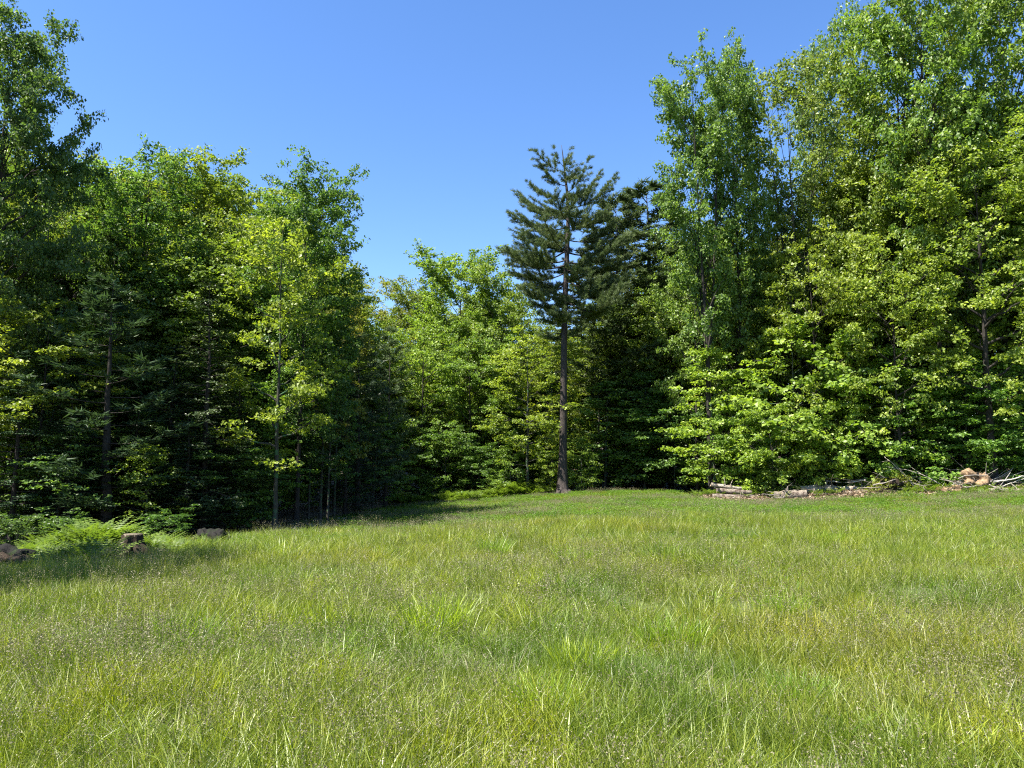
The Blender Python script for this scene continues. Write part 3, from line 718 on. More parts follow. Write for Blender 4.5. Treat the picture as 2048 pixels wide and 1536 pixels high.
# ------------------------------------------------------------------ the lone white pine
def hero_pine():
    rng = np.random.default_rng(5)
    Yp = 46.0; x, y, z = spot(1127, Yp)
    root = bpy.data.objects.new('white_pine', None); COL.objects.link(root); root.location = (x, y, z)
    tag(root, 'tall lone white pine with bare straight trunk standing at the far edge of the meadow', 'pine tree')
    ppm = 1536 / Yp
    H = height_to(290, Yp, z)
    pts = [(1125, 990), (1125, 960), (1126.5, 900), (1128, 820), (1130, 700), (1132, 620), (1136, 540), (1139, 480), (1141, 430), (1139, 385), (1134, 340), (1130, 305), (1128, 290)]
    P = np.array([[(px - 1127) / ppm, 0, height_to(py, Yp, z)] for px, py in pts]); P[0, 2] = -0.3
    rt = np.array([0.40, .32, .23, .21, .19, .175, .155, .135, .115, .085, .055, .028, .008])
    fl = lambda i, th: 1 + 0.28 * np.exp(-i * 1.5) * np.maximum(0, np.cos(th * 5 + 1.0))
    tb = Tubes(); tb.tube(P, rt, 14, flare=fl); child('trunk', tb.mesh('pine_trunk', M['bark_pine']), root)
    for a, l_ in ((-2.4, .55), (-1.2, .5), (-0.5, .45), (2.7, .6)):   # root buttresses
        tb = Tubes(); d = np.array([math.cos(a), math.sin(a), 0])
        tb.tube(np.array([d * .15 + [0, 0, .42], d * .36 + [0, 0, .2], d * (.36 + l_ * .5) + [0, 0, .05], d * (.36 + l_) + [0, 0, -.12]]), [.14, .15, .11, .05], 7)
        child('root', tb.mesh('pine_root', M['bark_pine']), root)
    L_ = []   # (start px y, tip px x, tip px y, azimuth wobble)
    for (sy, tx, ty) in [(335, 1112, 296), (345, 1078, 312), (372, 1084, 330), (395, 1060, 358), (412, 1042, 368), (430, 1048, 395), (455, 1022, 428), (478, 1040, 440), (500, 1014, 478),
                         (520, 1030, 500), (545, 1032, 555), (568, 1048, 570), (610, 1072, 608), (640, 1085, 632), (585, 1050, 590), (530, 1016, 520), (490, 1060, 470),
                         (330, 1150, 295), (360, 1165, 330), (385, 1182, 325), (400, 1204, 345), (418, 1232, 368), (440, 1222, 400), (455, 1205, 442), (480, 1235, 436),
                         (505, 1265, 452), (525, 1252, 486), (548, 1246, 538), (575, 1225, 572), (600, 1248, 600), (635, 1205, 628), (665, 1170, 655), (540, 1262, 515), (560, 1258, 560), (590, 1238, 590), (615, 1225, 620), (495, 1200, 470)]:
        z0 = height_to(sy, Yp, z); z1 = height_to(ty, Yp, z); dx = (tx - 1137) / ppm
        off = rng.uniform(-0.7, 0.7)
        L_.append((z0, abs(dx) / math.cos(off) * 1.0, z1 - z0, (0 if dx > 0 else math.pi) + off))
    for i in range(20):    # towards and away from the viewer
        t = (i + rng.uniform(.1, .9)) / 20; sy = 330 + 330 * t; z0 = height_to(sy, Yp, z)
        L = 0.5 + 3.1 * min(1, (t * 2.2)) ** 0.8 * rng.uniform(0.45, 1.1)
        front = i % 2 == 0
        if front and t > .55: L *= .55
        L_.append((z0, L, L * (0.5 - 0.45 * t), (-math.pi / 2 if front else math.pi / 2) + rng.uniform(-0.75, 0.75)))
    for (z0, L, rise, az) in L_:
        zz = min(z0, P[-1, 2] - 0.1); o = np.array([np.interp(zz, P[:, 2], P[:, a]) for a in range(3)]); o[2] = zz
        tb, C, D = pine_limb(rng, o, az, rise * 0.85, L, 0.016 + L * 0.009, up_tip=0.15 * rise / max(L, .1) + 0.05, dens=1.0 * rng.uniform(.75, 1.15), sag=rng.uniform(.2, .5), tuft_step=0.11, side_len=rng.uniform(.42, .66))
        lb = child('limb', tb.mesh('pine_limb', M['bark_pine']), root)
        V, F, T = needle_arrays(rng, C, D, 30, 0.19, 0.024, spread=.6)
        nd = child('needles', mesh_np('needles', V, F, M['needle'], tone=T), lb, 'stuff'); nd.color = (1.2, 1.22, 1.12, 1)
    for (sy, dx) in ((690, -0.7), (720, 0.6), (745, -0.5), (780, 0.45), (805, -.3), (655, .9), (668, -.9), (700, .5), (735, .8), (765, -.7), (840, .35), (870, -.25)):   # dead stubs
        z0 = height_to(sy, Yp, z); tb = Tubes(); o = np.array([np.interp(z0, P[:, 2], P[:, 0]), 0, z0])
        tb.tube(np.stack([o, o + [dx * .5, .05, .05], o + [dx, .1, -.05]]), [.03, .02, .008], 5); child('branch_stub', tb.mesh('branch_stub', M['bark_pine']), root)
hero_pine()

# ------------------------------------------------------------------ trees of the edge, one by one
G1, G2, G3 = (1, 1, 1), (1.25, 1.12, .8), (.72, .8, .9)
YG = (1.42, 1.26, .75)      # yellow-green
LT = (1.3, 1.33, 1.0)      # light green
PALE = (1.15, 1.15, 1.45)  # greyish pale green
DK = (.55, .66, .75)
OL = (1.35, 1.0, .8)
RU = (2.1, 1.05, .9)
T_ = [
 # proto, name, px, Y, top py, width, tint, label, rot
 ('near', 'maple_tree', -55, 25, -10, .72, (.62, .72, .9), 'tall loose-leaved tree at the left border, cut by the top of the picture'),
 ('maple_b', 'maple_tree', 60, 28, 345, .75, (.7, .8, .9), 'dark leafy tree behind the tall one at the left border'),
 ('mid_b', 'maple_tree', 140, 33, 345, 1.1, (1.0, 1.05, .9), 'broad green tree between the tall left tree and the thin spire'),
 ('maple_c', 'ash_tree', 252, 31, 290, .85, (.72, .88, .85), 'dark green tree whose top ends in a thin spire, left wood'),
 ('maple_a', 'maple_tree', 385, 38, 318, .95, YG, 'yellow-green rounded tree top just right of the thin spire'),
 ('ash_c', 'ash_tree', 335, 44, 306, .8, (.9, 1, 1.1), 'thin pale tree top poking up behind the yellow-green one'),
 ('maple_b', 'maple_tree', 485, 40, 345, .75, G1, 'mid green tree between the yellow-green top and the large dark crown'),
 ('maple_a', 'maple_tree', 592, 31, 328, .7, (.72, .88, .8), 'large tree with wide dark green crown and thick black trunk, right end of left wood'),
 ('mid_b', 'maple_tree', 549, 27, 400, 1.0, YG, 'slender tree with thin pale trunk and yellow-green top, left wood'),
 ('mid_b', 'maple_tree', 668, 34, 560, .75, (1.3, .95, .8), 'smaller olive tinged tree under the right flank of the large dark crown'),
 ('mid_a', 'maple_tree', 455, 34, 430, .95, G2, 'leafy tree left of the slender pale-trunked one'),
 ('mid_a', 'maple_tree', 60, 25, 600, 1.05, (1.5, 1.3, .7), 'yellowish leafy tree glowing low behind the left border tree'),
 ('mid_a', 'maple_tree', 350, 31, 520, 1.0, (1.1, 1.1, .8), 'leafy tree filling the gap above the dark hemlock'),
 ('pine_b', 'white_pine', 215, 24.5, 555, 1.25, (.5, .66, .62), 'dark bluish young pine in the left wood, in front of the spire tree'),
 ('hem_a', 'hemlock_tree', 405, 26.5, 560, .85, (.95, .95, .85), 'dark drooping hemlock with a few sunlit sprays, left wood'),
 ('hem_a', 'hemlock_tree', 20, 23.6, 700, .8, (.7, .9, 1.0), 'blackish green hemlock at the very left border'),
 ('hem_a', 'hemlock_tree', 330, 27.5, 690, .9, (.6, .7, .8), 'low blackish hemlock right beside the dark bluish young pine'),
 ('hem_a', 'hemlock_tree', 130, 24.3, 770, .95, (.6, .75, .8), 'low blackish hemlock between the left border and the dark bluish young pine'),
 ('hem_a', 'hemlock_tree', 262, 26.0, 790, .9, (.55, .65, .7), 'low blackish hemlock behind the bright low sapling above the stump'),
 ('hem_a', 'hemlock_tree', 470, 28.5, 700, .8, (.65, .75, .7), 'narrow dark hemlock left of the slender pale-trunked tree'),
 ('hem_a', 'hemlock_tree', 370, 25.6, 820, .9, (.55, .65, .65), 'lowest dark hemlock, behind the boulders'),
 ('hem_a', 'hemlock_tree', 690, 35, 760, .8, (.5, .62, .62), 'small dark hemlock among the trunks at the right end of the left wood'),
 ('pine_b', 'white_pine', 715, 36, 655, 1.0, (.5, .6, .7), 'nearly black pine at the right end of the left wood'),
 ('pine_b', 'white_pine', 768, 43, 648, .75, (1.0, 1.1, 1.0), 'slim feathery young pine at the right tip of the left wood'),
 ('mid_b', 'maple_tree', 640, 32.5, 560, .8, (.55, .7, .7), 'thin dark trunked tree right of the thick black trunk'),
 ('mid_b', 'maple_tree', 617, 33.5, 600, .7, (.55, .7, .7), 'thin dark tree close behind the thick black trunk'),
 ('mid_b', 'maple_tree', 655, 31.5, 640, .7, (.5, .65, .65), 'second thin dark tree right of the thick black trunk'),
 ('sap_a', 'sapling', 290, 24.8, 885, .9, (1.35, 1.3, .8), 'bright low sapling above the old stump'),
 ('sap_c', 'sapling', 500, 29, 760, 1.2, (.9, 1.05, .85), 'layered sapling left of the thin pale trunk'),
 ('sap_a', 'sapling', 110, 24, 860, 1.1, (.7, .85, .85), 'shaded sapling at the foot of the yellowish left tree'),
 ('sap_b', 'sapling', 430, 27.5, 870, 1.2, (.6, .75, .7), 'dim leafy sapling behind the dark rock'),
 ('sap_c', 'sapling', 745, 41.5, 830, 1.25, (.95, 1.1, .95), 'pale layered sapling leaning beside the slim young pine'),
 # far centre
 ('maple_a', 'maple_tree', 695, 70, 562, .6, G1, 'distant rounded tree top just right of the left wood'),
 ('maple_b', 'maple_tree', 790, 78, 556, 1.2, OL, 'distant olive tree top in the dip of the skyline'),
 ('maple_a', 'maple_tree', 835, 66, 560, .8, (1.1, 1, .9), 'distant tree at the left shoulder of the central maple'),
 ('maple_a', 'maple_tree', 915, 55, 488, 1.05, (1.25, 1.28, .95), 'big round topped maple in the middle, left of the lone pine'),
 ('maple_b', 'maple_tree', 985, 53, 520, .7, (1.2, 1.18, .85), 'lighter tree at the right flank of the big central maple'),
 ('mid_b', 'maple_tree', 720, 53, 690, 1.0, YG, 'small glowing yellow-green tree top behind the slim young pine'),
 ('mid_a', 'maple_tree', 845, 51, 640, 1.05, LT, 'layered light green tree at the left foot of the central maple'),
 ('mid_a', 'maple_tree', 940, 51, 660, 1.0, (1.1, 1.2, .9), 'mid green tree below the central maple'),
 ('maple_b', 'maple_tree', 1045, 62, 565, .9, (1.2, 1.15, .8), 'tree top seen left of the lone pine crown'),
 ('mid_b', 'maple_tree', 1055, 47.0, 652, 1.25, (1.5, 1.35, .9), 'bright light green young tree just left of the lone pine'),
 ('mid_b', 'maple_tree', 1105, 50, 640, 1.1, (1.45,1.25,.8), 'yellowish young tree directly behind the lone pine trunk'),
 ('sap_b', 'sapling', 1100, 46.9, 890, .75, (1.5, 1.4, .8), 'bright small sapling at the left foot of the lone pine'),
 ('sap_a', 'sapling', 1163, 47.0, 872, .7, (1.3, 1.3, .9), 'small bright sapling at the right foot of the lone pine'),
 ('sap_a', 'sapling', 1020, 47.4, 860, .7, (1.2, 1.25, .9), 'sapling at the left of the bright young tree'),
 ('sap_b', 'sapling', 890, 49.5, 850, 1.1, (.85, 1, .85), 'dim bushy sapling above the low bright cover'),
 ('sap_a', 'sapling', 820, 49.5, 870, 1.1, (1.1, .95, .8), 'bushy sapling where the left wood ends'),
 ('sap_b', 'sapling', 960, 49.3, 880, 1.0, (.75, .92, .8), 'dim sapling under the central maple, right'),
 # pines and wood right of the lone pine
 ('pine_a', 'white_pine', 1240, 55, 388, 1.55, (1, 1, 1), 'second white pine whose tip shows right behind the lone pine'),
 ('pine_a', 'white_pine', 1305, 57, 366, 2.0, (.95, 1, 1), 'third white pine half hidden by the tall upright trees'),
 ('mid_a', 'maple_tree', 1275, 53, 575, .95, (1.1, 1.1, 1.0), 'greyish green leafy tree below the second and third pine'),
 ('mid_a', 'maple_tree', 1345, 51, 560, .95, (1.1, 1.1, 1.05), 'leafy tree left of the tall upright trees'),
 ('mid_b', 'maple_tree', 1200, 53, 640, 1.2, G2, 'leafy tree right behind the lone pine, lower than the pines'),
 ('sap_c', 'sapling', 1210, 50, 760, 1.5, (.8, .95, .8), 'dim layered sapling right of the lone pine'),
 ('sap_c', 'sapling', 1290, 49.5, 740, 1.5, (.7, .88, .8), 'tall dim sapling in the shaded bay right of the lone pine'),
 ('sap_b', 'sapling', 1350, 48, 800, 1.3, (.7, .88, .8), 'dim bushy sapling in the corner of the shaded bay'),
 # right wood
 ('ash_a', 'ash_tree', 1425, 42.5, 116, .78, (.95, 1.05, 1.05), 'tall upright tree with several stems, left end of the right wood'),
 ('ash_b', 'ash_tree', 1492, 44.5, 80, .8, (.95, 1.05, 1.05), 'tall narrow tree ending in a spire beside the many stemmed one'),
 ('ash_c', 'ash_tree', 1612, 45, 98, 1.05, (1.3, 1.15, 1.2), 'thin crowned tree with bare stems against the sky'),
 ('ash_c', 'ash_tree', 1738, 50, 0, .75, (1.1, 1.15, 1.4), 'pale thin crowned tree left of the highest maple'),
 ('ash_b', 'ash_tree', 1668, 50, 95, .7, (1.1, 1.15, 1.3), 'narrow pale spire between the two thin crowned trees'),
 ('maple_b', 'maple_tree', 1840, 43, -45, .72, (1.25, 1.15, .8), 'highest maple of the right wood, dark trunk, top cut off'),
 ('maple_c', 'maple_tree', 1895, 40.5, -110, .8, (.95, 1.05, .85), 'tall maple with straight dark trunk, right of the highest maple'),
 ('maple_a', 'maple_tree', 2060, 43, -120, .75, (1.05, 1.1, .95), 'tall maple at the right border of the picture'),
 ('maple_b', 'maple_tree', 1990, 38, 262, .95, (1.45, 1.32, .85), 'bright yellow-green maple in front at the right border'),
 ('mid_a', 'maple_tree', 1480, 45.8, 400, .85, (1.2, 1.2, 1), 'leafy tree clothing the lower stems of the tall upright trees'),
 ('mid_a', 'maple_tree', 1395, 46, 470, .75, (1.1, 1.15, 1), 'leafy tree at the left edge of the tall upright trees'),
 ('maple_c', 'maple_tree', 1570, 47.5, 360, .75, (1.0, 1.05, .8), 'full green maple between the narrow spire and the bare stems'),
 ('mid_a', 'maple_tree', 1640, 42, 455, .9, (1.45,1.28,.85), 'layered tree with yellow tips under the bare stemmed crown'),
 ('maple_a', 'maple_tree', 1722, 45, 330, .7, (1.3, 1.2, .8), 'full maple left under the highest maple'),
 ('mid_a', 'maple_tree', 1805, 39.5, 470, .95, (1.45,1.32,.9), 'bright layered tree in front of the highest maple'),
 ('mid_a', 'maple_tree', 1905, 44, 560, .9, (1.05, 1.15, .8), 'shaded leafy tree left of the bright right border maple'),
 ('sap_c', 'sapling', 1432, 42.2, 690, 1.25, (1.60, 1.55, 0.99), 'bright light green sapling left of the log stack'),
 ('sap_b', 'sapling', 1480, 42.4, 800, .75, (1.23, 1.38, 0.99), 'small green sapling behind the log stack'),
 ('sap_a', 'sapling', 1590, 41.9, 640, 1.25, (1.60, 1.55, 0.99), 'tall bright sapling above the fallen logs, reddish tips'),
 ('sap_b', 'sapling', 1548, 40.5, 800, 1.0, (1.60, 1.55, 0.99), 'wide bright sapling hanging over the fallen logs'),
 ('sap_b', 'sapling', 1655, 40.6, 790, 1.0, (1.60, 1.55, 0.99), 'bright sapling beside the brush heap'),
 ('sap_a', 'sapling', 1720, 41.0, 650, 1.15, (1.46, 1.49, 0.99), 'tall sapling behind the brush heap'),
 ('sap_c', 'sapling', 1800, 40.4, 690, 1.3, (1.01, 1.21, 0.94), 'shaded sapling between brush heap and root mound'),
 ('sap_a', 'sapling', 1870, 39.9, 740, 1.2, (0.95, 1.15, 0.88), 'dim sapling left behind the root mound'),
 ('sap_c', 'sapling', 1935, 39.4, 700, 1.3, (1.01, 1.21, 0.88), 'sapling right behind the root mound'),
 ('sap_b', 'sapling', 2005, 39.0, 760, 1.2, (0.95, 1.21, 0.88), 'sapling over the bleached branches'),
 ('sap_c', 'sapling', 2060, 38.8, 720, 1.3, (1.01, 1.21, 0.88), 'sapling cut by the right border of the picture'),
]
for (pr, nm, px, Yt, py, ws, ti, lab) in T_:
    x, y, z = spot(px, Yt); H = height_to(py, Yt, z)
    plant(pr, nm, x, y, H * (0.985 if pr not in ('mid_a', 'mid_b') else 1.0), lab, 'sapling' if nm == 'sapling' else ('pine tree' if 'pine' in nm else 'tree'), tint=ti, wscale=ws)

# ------------------------------------------------------------------ the wood behind the edge
SKY = [(-300, 150), (0, 250), (120, 345), (250, 330), (300, 350), (450, 380), (520, 360), (600, 400), (640, 500), (700, 610), (760, 640), (850, 620), (900, 580), (1000, 600), (1060, 640), (1200, 600), (1290, 520), (1340, 470), (1400, 420),
       (1500, 400), (1560, 430), (1640, 400), (1700, 280), (1790, 90), (2400, -60)]
def skyline(px): return np.interp(px, [a for a, _ in SKY], [b for _, b in SKY])
rb = np.random.default_rng(3); k = 0
rows = []
for px in range(-260, 2330, 74):
    edge = float(np.interp(px, [-260, 0, 250, 550, 700, 800, 1000, 1150, 1400, 1500, 1700, 2048, 2330], [27, 27, 28, 34, 44, 54, 56, 55, 49, 46, 44, 41, 40]))
    for r_ in range(5):
        Yb = edge + 3.5 + r_ * (5.0 + 0.5 * r_) + rb.uniform(-1.8, 1.8); pxx = px + rb.uniform(-34, 34)
        rows.append((pxx, Yb, r_))
def region(px):
    return ('at the left border' if px < 130 else 'behind the spire tree and the yellow-green top' if px < 470 else 'behind the large dark crown' if px < 720 else 'in the dip of the skyline' if px < 860
            else 'behind the big central maple' if px < 1060 else 'behind the lone pine' if px < 1260 else 'behind the tall upright trees' if px < 1560 else 'behind the bare stemmed crown' if px < 1760 else 'behind the tall maples at the right')
for pxx, Yb, r_ in rows:
    x, y, z = spot(pxx, Yb)
    if pxx > 1300 and r_ > 2: continue
    top = float(skyline(pxx)) + rb.uniform(25, 120) + (90 if r_ == 0 else 0)
    H = min(height_to(top, Yb, z), 23 + rb.uniform(-2, 2))
    if H < 5: continue
    pr = rb.choice(['maple_a', 'maple_b', 'maple_c', 'pine_a'], p=[.34, .34, .2, .12])
    t = rb.uniform(.85, 1.25)
    plant(pr, 'woodland_pine' if pr == 'pine_a' else 'woodland_tree', x, y, H, ('dark pine' if pr == 'pine_a' else 'leafy tree') + ' deep in the wood ' + region(pxx), 'tree',
          ('pines' if pr == 'pine_a' else 'leafy trees') + ' deep in the wood ' + region(pxx), tint=(t * rb.uniform(.9, 1.3), t * 1.05, t * .85), parts=False, wscale=rb.uniform(.9, 1.15))
for px in range(-200, 2300, 62):     # undergrowth trees that close the view under the crowns
    edge = float(np.interp(px, [-260, 0, 250, 550, 700, 800, 1000, 1150, 1400, 1500, 1700, 2048, 2330], [23.5, 23.5, 27, 33, 52, 52, 52, 52, 48, 44, 42, 40, 39]))
    for r_ in range(3):
        Yb = edge + 2.2 + r_ * 5 + rb.uniform(-1, 1); pxx = px + rb.uniform(-30, 30); x, y, z = spot(pxx, Yb)
        if 560 < pxx < 800 and r_ == 0: continue
        pr = rb.choice(['sap_a', 'sap_b', 'sap_c', 'hem_a'], p=[.3, .25, .33, .12]); t = rb.uniform(.8, 1.2)
        plant(pr, 'undergrowth_tree', x, y, rb.uniform(4, 7) * (1 + .15 * r_), ('drooping young hemlock' if pr == 'hem_a' else 'shaded young tree') + ' under the crowns ' + region(pxx), 'young tree', ('young hemlocks' if pr == 'hem_a' else 'young trees') + ' under the crowns ' + region(pxx), tint=(t, t * 1.05, t * .9), parts=False, wscale=rb.uniform(1, 1.4))
# two trees beyond the left border whose shade falls into the picture
for (x, y, H, lab) in ((-12.6, 11.0, 12.5, 'leafy tree beyond the left border shading the near meadow corner'),):
    plant('maple_b', 'maple_tree', x, y, H, lab, 'tree', tint=(.8, .9, .9), parts=False)

# ------------------------------------------------------------------ shrubs at the feet of the edge
for (px, Yt, py, ws, ti, lab) in [(1545, 40.0, 925, 1.1, (.9, .95, .8), 'low dull shrub behind the grey log'), (1625, 40.2, 930, 1.0, (.8, .9, .7), 'low shrub behind the long pale log'),
     (1710, 40.2, 925, 1.0, (.7, .8, .7), 'low dark shrub left of the brush heap'), (1180, 48.4, 935, 1.0, (.8, 1, .8), 'low shrub right of the lone pine base'),
     (980, 48.3, 945, 1.1, (.8, 1, .8), 'low shrub above the bright ground cover'), (870, 48.6, 950, 1.1, (.8, .95, .7), 'low shrub where the ground cover begins'),
     (1000, 48.0, 930, .8, (1.1, 1.2, .9), 'light shrub left of the bright young tree foot'), (130, 20.8, 1015, 1, (.6, .75, .7), 'dim shrub above the sunlit ferns'),
     (330, 22.5, 1010, 1.2, (.5, .7, .6), 'dim fern-like shrub behind the old stump'), (30, 20.5, 1020, 1.2, (.5, .6, .6), 'dim shrub at the left border')]:
    x, y, z = spot(px, Yt); plant('shrub', 'shrub', x, y, max(.8, height_to(py, Yt, z)), lab, 'shrub', tint=ti, wscale=ws)

# ------------------------------------------------------------------ logs, stumps, rocks, brush
def log(pxa, Ya, pxb, Yb, r, mat, label, za=0.0, zb=0.0, cat='log', name='fallen_log', bend=0.05, taper=0.75, stubs=2, seed=1):
    rng = np.random.default_rng(seed)
    a = np.array(spot(pxa, Ya)); b = np.array(spot(pxb, Yb)); a[2] += r * 0.75 + za; b[2] += r * taper * .75 + zb
    c = (a + b) / 2; k = 9; t = np.linspace(0, 1, k)[:, None]; P = (a + (b - a) * t) - c
    P += rng.normal(0, bend * 0.4, (k, 3)); P[:, 2] += bend * np.sin(t[:, 0] * 3.14) * rng.uniform(-.5, .5)
    rr = r * (1 - (1 - taper) * t[:, 0]) * rng.uniform(.9, 1.12, k)
    root = bpy.data.objects.new(name, None); COL.objects.link(root); root.location = c; tag(root, label, cat)
    tb = Tubes(); tb.tube(P, rr, 12, cap=False, flare=lambda i, th: 1 + 0.07 * np.sin(th * 3 + i * .7)); child('bark', tb.mesh('log_bark', M[mat]), root)
    for e, s in ((0, 1), (-1, -1)):
        d = P[1] - P[0] if e == 0 else P[-1] - P[-2]; d = d / np.linalg.norm(d)
        tb = Tubes(); q = P[e] + d * (.012 * s); q2 = P[e] + d * .05 * s
        tb.tube(np.stack([q, q2]), [rr[e] * .93, rr[e] * .9], 12); child('cut_end', tb.mesh('cut_end', M['cut_wood']), root)
    for i in range(stubs):
        t0 = rng.uniform(.2, .8); o = P[int(t0 * 8)]; tb = Tubes(); d = np.array([rng.normal(0, .4), -rng.random() * .5, rng.uniform(.4, 1)]); d /= np.linalg.norm(d)
        tb.tube(np.stack([o, o + d * (r + .12), o + d * (r + rng.uniform(.15, .4))]), [r * .28, r * .2, r * .1], 6); child('branch_stub', tb.mesh('branch_stub', M[mat]), root)
    return root
log(1424, 39.6, 1512, 39.3, 0.15, 'log_bark', 'lowest log of the small log stack, dark sawn end to the left', seed=1, stubs=0)
log(1432, 39.9, 1505, 39.5, 0.14, 'log_bark', 'middle log of the small log stack at the left of the debris', za=.22, zb=.16, seed=2, stubs=1)
log(1420, 40.0, 1484, 39.7, 0.11, 'log_pale', 'topmost log of the small log stack, with two short branch stubs', za=.56, zb=.36, seed=3)
log(1548, 38.9, 1612, 38.7, 0.240, 'log_bark', 'short grey log with dark hollow right end in front of the saplings', seed=4, taper=1.05, stubs=0)
log(1600, 39.6, 1725, 38.7, 0.228, 'log_pale', 'long pale weathered log slanting toward the field', za=.12, seed=5, bend=.1)
log(1655, 39.3, 1765, 38.9, 0.144, 'log_pale', 'thin pale log lying behind the long weathered one', za=.06, seed=6, bend=.12)
log(1690, 38.4, 1760, 38.3, 0.108, 'log_bark', 'thin broken log in front of the long weathered one', seed=7)
log(1978, 36.5, 2075, 36.0, 0.168, 'log_pale', 'pale smooth log at the right border of the debris line', seed=8, bend=.05, stubs=1)
log(1780, 38.6, 1850, 38.3, 0.084, 'log_bark', 'thin log between brush heap and root mound', seed=9)
log(1460, 39.3, 1540, 39.2, 0.096, 'log_pale', 'thin broken pole between log stack and grey log', seed=10)
log(482, 28.9, 518, 28.8, .13, 'log_pink', 'stripped reddish log lying in the shade of the left wood', za=.12, zb=.3, seed=11, stubs=0)
log(585, 29.3, 628, 29.1, .07, 'log_pale', 'pale fallen pole at the foot of the thick black trunk', seed=12, stubs=0)
log(508, 28.2, 560, 28.4, .06, 'log_pale', 'thin pale pole in front of the reddish log', seed=13, stubs=0)
log(-30, 15.8, 72, 15.6, .17, 'stump', 'dark rotting log at the left border below the ferns', seed=14, stubs=1, za=.1)
log(676, 33.5, 700, 33.6, .09, 'rock_pale', 'small pale piece of wood on the shaded grass', seed=15, stubs=0)

def lump(name, x, y, z, size, mat, label, cat, seed, sub=4, rough=.3, flat=.6, parent=None):
    import bmesh
    from mathutils import noise
    bm = bmesh.new(); bmesh.ops.create_icosphere(bm, subdivisions=sub, radius=1)
    for v in bm.verts:
        p = v.co.copy(); nn = noise.fractal(p * 1.4 + Vector((seed * 7.1, 0, 0)), 0.9, 2.1, 5)
        p *= 1 + rough * nn; v.co = Vector((p.x * size[0], p.y * size[1], p.z * size[2]))
    me = bpy.data.meshes.new(name); bm.to_mesh(me); bm.free(); me.materials.append(M[mat])
    for q in me.polygons: q.use_smooth = sub > 3
    o = bpy.data.objects.new(name, me); COL.objects.link(o); o.location = (x, y, z)
    if parent: o.parent = parent
    else: tag(o, label, cat)
    return o

def stump():
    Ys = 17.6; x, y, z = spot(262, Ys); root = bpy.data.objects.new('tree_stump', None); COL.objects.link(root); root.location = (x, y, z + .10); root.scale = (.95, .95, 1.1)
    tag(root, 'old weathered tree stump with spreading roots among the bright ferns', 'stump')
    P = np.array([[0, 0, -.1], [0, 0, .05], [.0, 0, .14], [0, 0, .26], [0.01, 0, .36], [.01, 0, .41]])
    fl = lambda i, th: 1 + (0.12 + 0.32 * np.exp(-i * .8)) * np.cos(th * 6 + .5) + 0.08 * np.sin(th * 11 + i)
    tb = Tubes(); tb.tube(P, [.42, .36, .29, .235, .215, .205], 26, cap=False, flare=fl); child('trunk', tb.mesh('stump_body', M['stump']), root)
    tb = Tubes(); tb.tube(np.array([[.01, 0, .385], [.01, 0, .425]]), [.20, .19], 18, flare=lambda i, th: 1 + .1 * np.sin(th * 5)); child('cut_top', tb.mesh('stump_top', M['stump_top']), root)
    for a, l_, h in ((-.25, .45, .3), (-2.8, .5, .33), (-1.3, .3, .25), (-2.1, .33, .3), (-.8, .4, .22), (1.5, .4, .3)):
        d = np.array([math.cos(a), math.sin(a), 0]); tb = Tubes()
        tb.tube(np.array([d * .15 + [0, 0, h], d * .27 + [0, 0, h * .6], d * .4 + [0, 0, .1], d * (.4 + l_ * .5) + [0, 0, -.08]]), [.05, .07, .07, .03], 7)
        child('root', tb.mesh('stump_root', M['stump' if a != -2.1 else 'stump_top']), root)  # front-left root takes the pale top colour, a painted light streak
stump()
x, y, z = spot(224, 18.6); lump('tree_stump', x, y, z + .1, (.28, .2, .18), 'log_bark', 'low crumbled stump just behind the old weathered stump', 'stump', 3, rough=.6)
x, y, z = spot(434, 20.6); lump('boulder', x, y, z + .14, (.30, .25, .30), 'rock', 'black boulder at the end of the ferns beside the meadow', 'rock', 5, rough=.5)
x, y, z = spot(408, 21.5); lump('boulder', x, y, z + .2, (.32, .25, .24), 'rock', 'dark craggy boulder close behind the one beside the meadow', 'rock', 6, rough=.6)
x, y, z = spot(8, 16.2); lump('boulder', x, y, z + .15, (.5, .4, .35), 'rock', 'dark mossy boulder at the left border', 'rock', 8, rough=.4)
for i, (px, Yb, s, lab) in enumerate([(590, 30.2, .14, 'small pale stone near the pale fallen pole'), (622, 30, .1, 'pale pebble-like stone by the thin dark trunks'), (688, 33, .13, 'small pale stone on the shaded grass'), (455, 24, .15, 'small stone beside the black boulder')]):
    x, y, z = spot(px, Yb); lump('stone', x, y, z + .06, (s, s * .8, s * .6), 'rock_pale', lab, 'stone', 20 + i, sub=3)

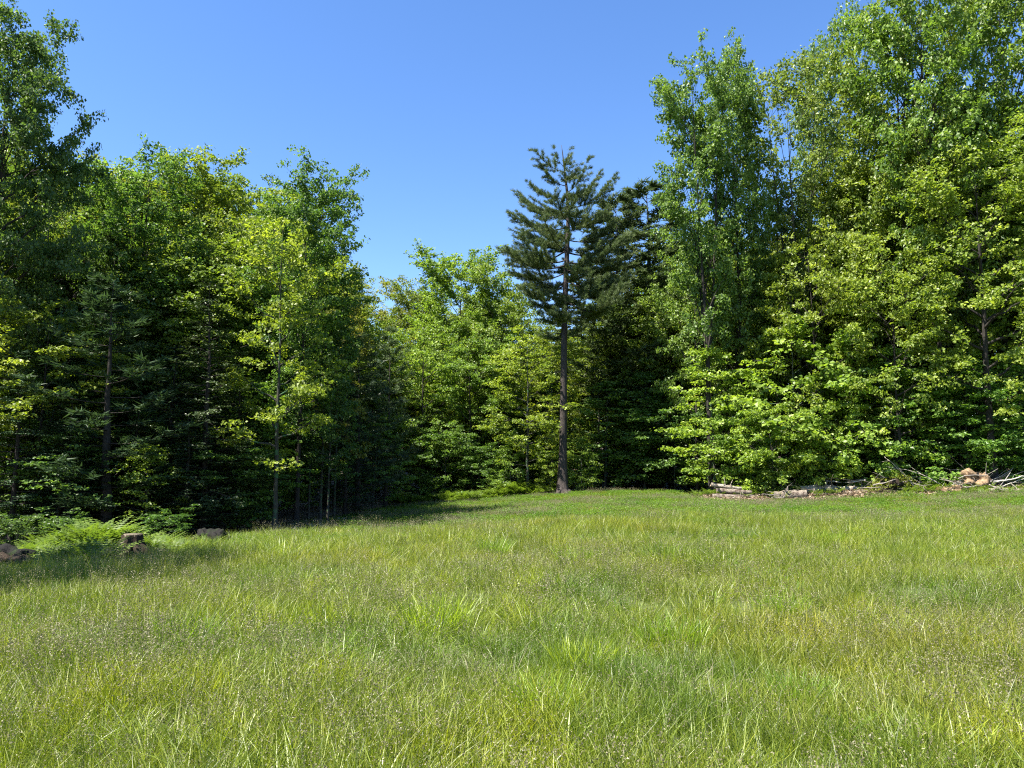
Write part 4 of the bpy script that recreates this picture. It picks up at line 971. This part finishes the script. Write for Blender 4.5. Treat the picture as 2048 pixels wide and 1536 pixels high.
def brush(name, px, Yb, w, h, n, mats, label, seed, core=None, leafy=0, lift=0):
    """A heap of crossed branches: each one big enough to see is its own part."""
    rng = np.random.default_rng(seed); x, y, z = spot(px, Yb)
    root = bpy.data.objects.new(name, None); COL.objects.link(root); root.location = (x, y, z); tag(root, label, 'brush pile')
    if core:
        c = lump('earth', 0, 0, h * .2 + lift, (w * .3, w * .25, h * (.5 if core == 'earth_tan' else .4)), core, None, None, seed, rough=.72, parent=root)
    for i in range(n):
        big = i < n * .35
        o = np.array([rng.normal(0, w * .28), rng.normal(0, .4), rng.uniform(.0, h * .5)])
        d = np.array([rng.normal(0, 1), rng.normal(0, .5), rng.uniform(-.2, .28)]); d /= np.linalg.norm(d)
        L = rng.uniform(.7, 1.7) * (1.2 if big else .6) * w * .5; k = 6; t = np.linspace(0, 1, k)[:, None]
        P = o + d * L * t + np.cumsum(rng.normal(0, .07, (k, 3)), 0); P[:, 2] = np.maximum(P[:, 2], .02)
        r0 = rng.uniform(.02, .042) if big else rng.uniform(.008, .016)
        tb = Tubes(); tb.tube(P, r0 * (1 - .7 * t[:, 0]), 5)
        for q in range(2):
            s = rng.integers(1, 5); e = P[s] + (d + rng.normal(0, .6, 3)) * L * .35; e[2] = max(e[2], .02)
            tb.tube(np.stack([P[s], (P[s] + e) / 2 + rng.normal(0, .02, 3), e]), [r0 * .5, r0 * .35, r0 * .15], 4)
        child('branch', tb.mesh('branch', M[mats[i % len(mats)]]), root)
    if leafy:
        C = np.stack([rng.normal(0, w * .3, leafy), rng.normal(0, .45, leafy), rng.uniform(.05, 1, leafy) * h * .8], 1); C[:, 2] *= np.exp(-(C[:, 0] / (w * .45)) ** 2)
        c = child('dead_leaves', leaves_mesh('dead_leaves', rng, C, 8, .12, .6, .06, M['leaf']), root, 'stuff'); c.color = (1.6, 1.25, 1.0, 1)
brush('brush_pile', 1785, 38.5, 2.3, 1.15, 42, ['twig', 'twig', 'log_bark', 'twig_pale'], 'mossy brush heap with bare branches sticking out, middle of the debris', 31, core='stump', leafy=900)
brush('brush_pile', 1945, 37.6, 2.4, 1.1, 44, ['twig', 'twig', 'log_bark'], 'mound of tan earth and torn roots, right end of the debris', 32, core='earth_tan', lift=.15)
brush('brush_pile', 1700, 39.3, 3.2, .5, 30, ['twig', 'log_bark'], 'low tangle of dead branches behind the long pale log', 33, leafy=60)
brush('brush_pile', 1560, 39.5, 2.0, .5, 26, ['twig', 'log_bark'], 'low tangle of twigs behind the short grey log', 34, leafy=90)
x, y, z = spot(1880, 37.2)
lump('earth_mound', spot(1912, 37.3)[0], 37.3, z + .12, (.75, .5, .32), 'earth_tan', 'small heap of tan soil at the left foot of the root mound', 'earth heap', 40, rough=.5)
x, y, z = spot(1768, 38.0); lump('tree_stump', x, y, z + .12, (.5, .3, .22), 'stump', 'dark overturned stump in front of the mossy brush heap', 'stump', 41, rough=.6)
def branch_thing(pts, r, mat, label):
    Q = np.array([[*(lambda s: (s[0], s[1], s[2] + h))(spot(px, Yb))] for px, Yb, h in pts]); c = Q[0].copy(); tb = Tubes()
    t = np.linspace(0, 1, 12); u = np.linspace(0, 1, len(Q)); P = np.stack([np.interp(t, u, Q[:, a]) for a in range(3)], 1) - c
    P += np.random.default_rng(len(label)).normal(0, .015, P.shape); tb.tube(P, r * (1 - .6 * t), 6)
    for s in (4, 7, 9):
        e = P[s] + (P[s + 1] - P[s]) * 2.5 + np.random.default_rng(s).normal(0, .18, 3); tb.tube(np.stack([P[s], e]), [r * .4, r * .15], 4)
    o = bpy.data.objects.new('fallen_branch', tb.mesh('fallen_branch', M[mat])); COL.objects.link(o); o.location = c; tag(o, label, 'branch')
branch_thing([(1990, 36.7, .55), (2020, 36.6, .62), (2060, 36.5, .8)], .05, 'twig_pale', 'bleached thick branch rising to the right border')
branch_thing([(1975, 37, .1), (2010, 36.8, .3), (2055, 36.5, .7)], .035, 'twig_pale', 'bleached branch slanting up under the thick one')
branch_thing([(1930, 36.9, .25), (1960, 37.1, .3), (2000, 37.2, .6), (2030, 37.2, .95)], .035, 'twig', 'grey branch leaning out of the root mound')
branch_thing([(1835, 37.8, .1), (1815, 38, .7), (1790, 38.3, 1.3), (1772, 38.6, 1.7)], .04, 'twig', 'thin leaning dead stem rising from the brush heap')
branch_thing([(1880, 37.4, .4), (1850, 37.7, .8), (1812, 38.0, 1.1), (1775, 38.2, 1.25)], .03, 'twig', 'long dead branch arching over the brush heap')
branch_thing([(1855, 37.6, .05), (1890, 37.3, .2), (1925, 37.1, .6)], .03, 'twig_pale', 'pale branch climbing the left side of the root mound')

# leaf litter and wood crumbs along the debris line and inside the left wood (nobody could count them)
n_ = 4200; u = rg.random(n_); pxs = 1400 + 660 * u
xs = np.array([spot(a, 39.3 - 2.3 * (a - 1400) / 650)[0] for a in pxs]); ys = 39.3 - 2.3 * (pxs - 1400) / 650 + rg.normal(0, .5, n_)
xs2 = np.array([spot(a, 29)[0] for a in rg.uniform(470, 690, 500)]); ys2 = rg.uniform(28, 32, 500)
X3 = np.concatenate([xs, xs2]); Y3 = np.concatenate([ys, ys2])
C = np.stack([X3, Y3, ground_z(X3, Y3) + rg.uniform(.02, .16, len(X3))], 1)
M['litter'] = leaf_mat('dead_leaf', (0.10, 0.07, 0.045), (0.24, 0.17, 0.11), (0.44, 0.35, 0.25), transl=.15, gloss=.02, tint=False, tcol=(1, .9, .8))
o = bpy.data.objects.new('leaf_litter', leaves_mesh('leaf_litter', rg, C, 5, .14, .3, .11, M['litter'], up=1, rnd=.6)); COL.objects.link(o); tag(o, kind='stuff')
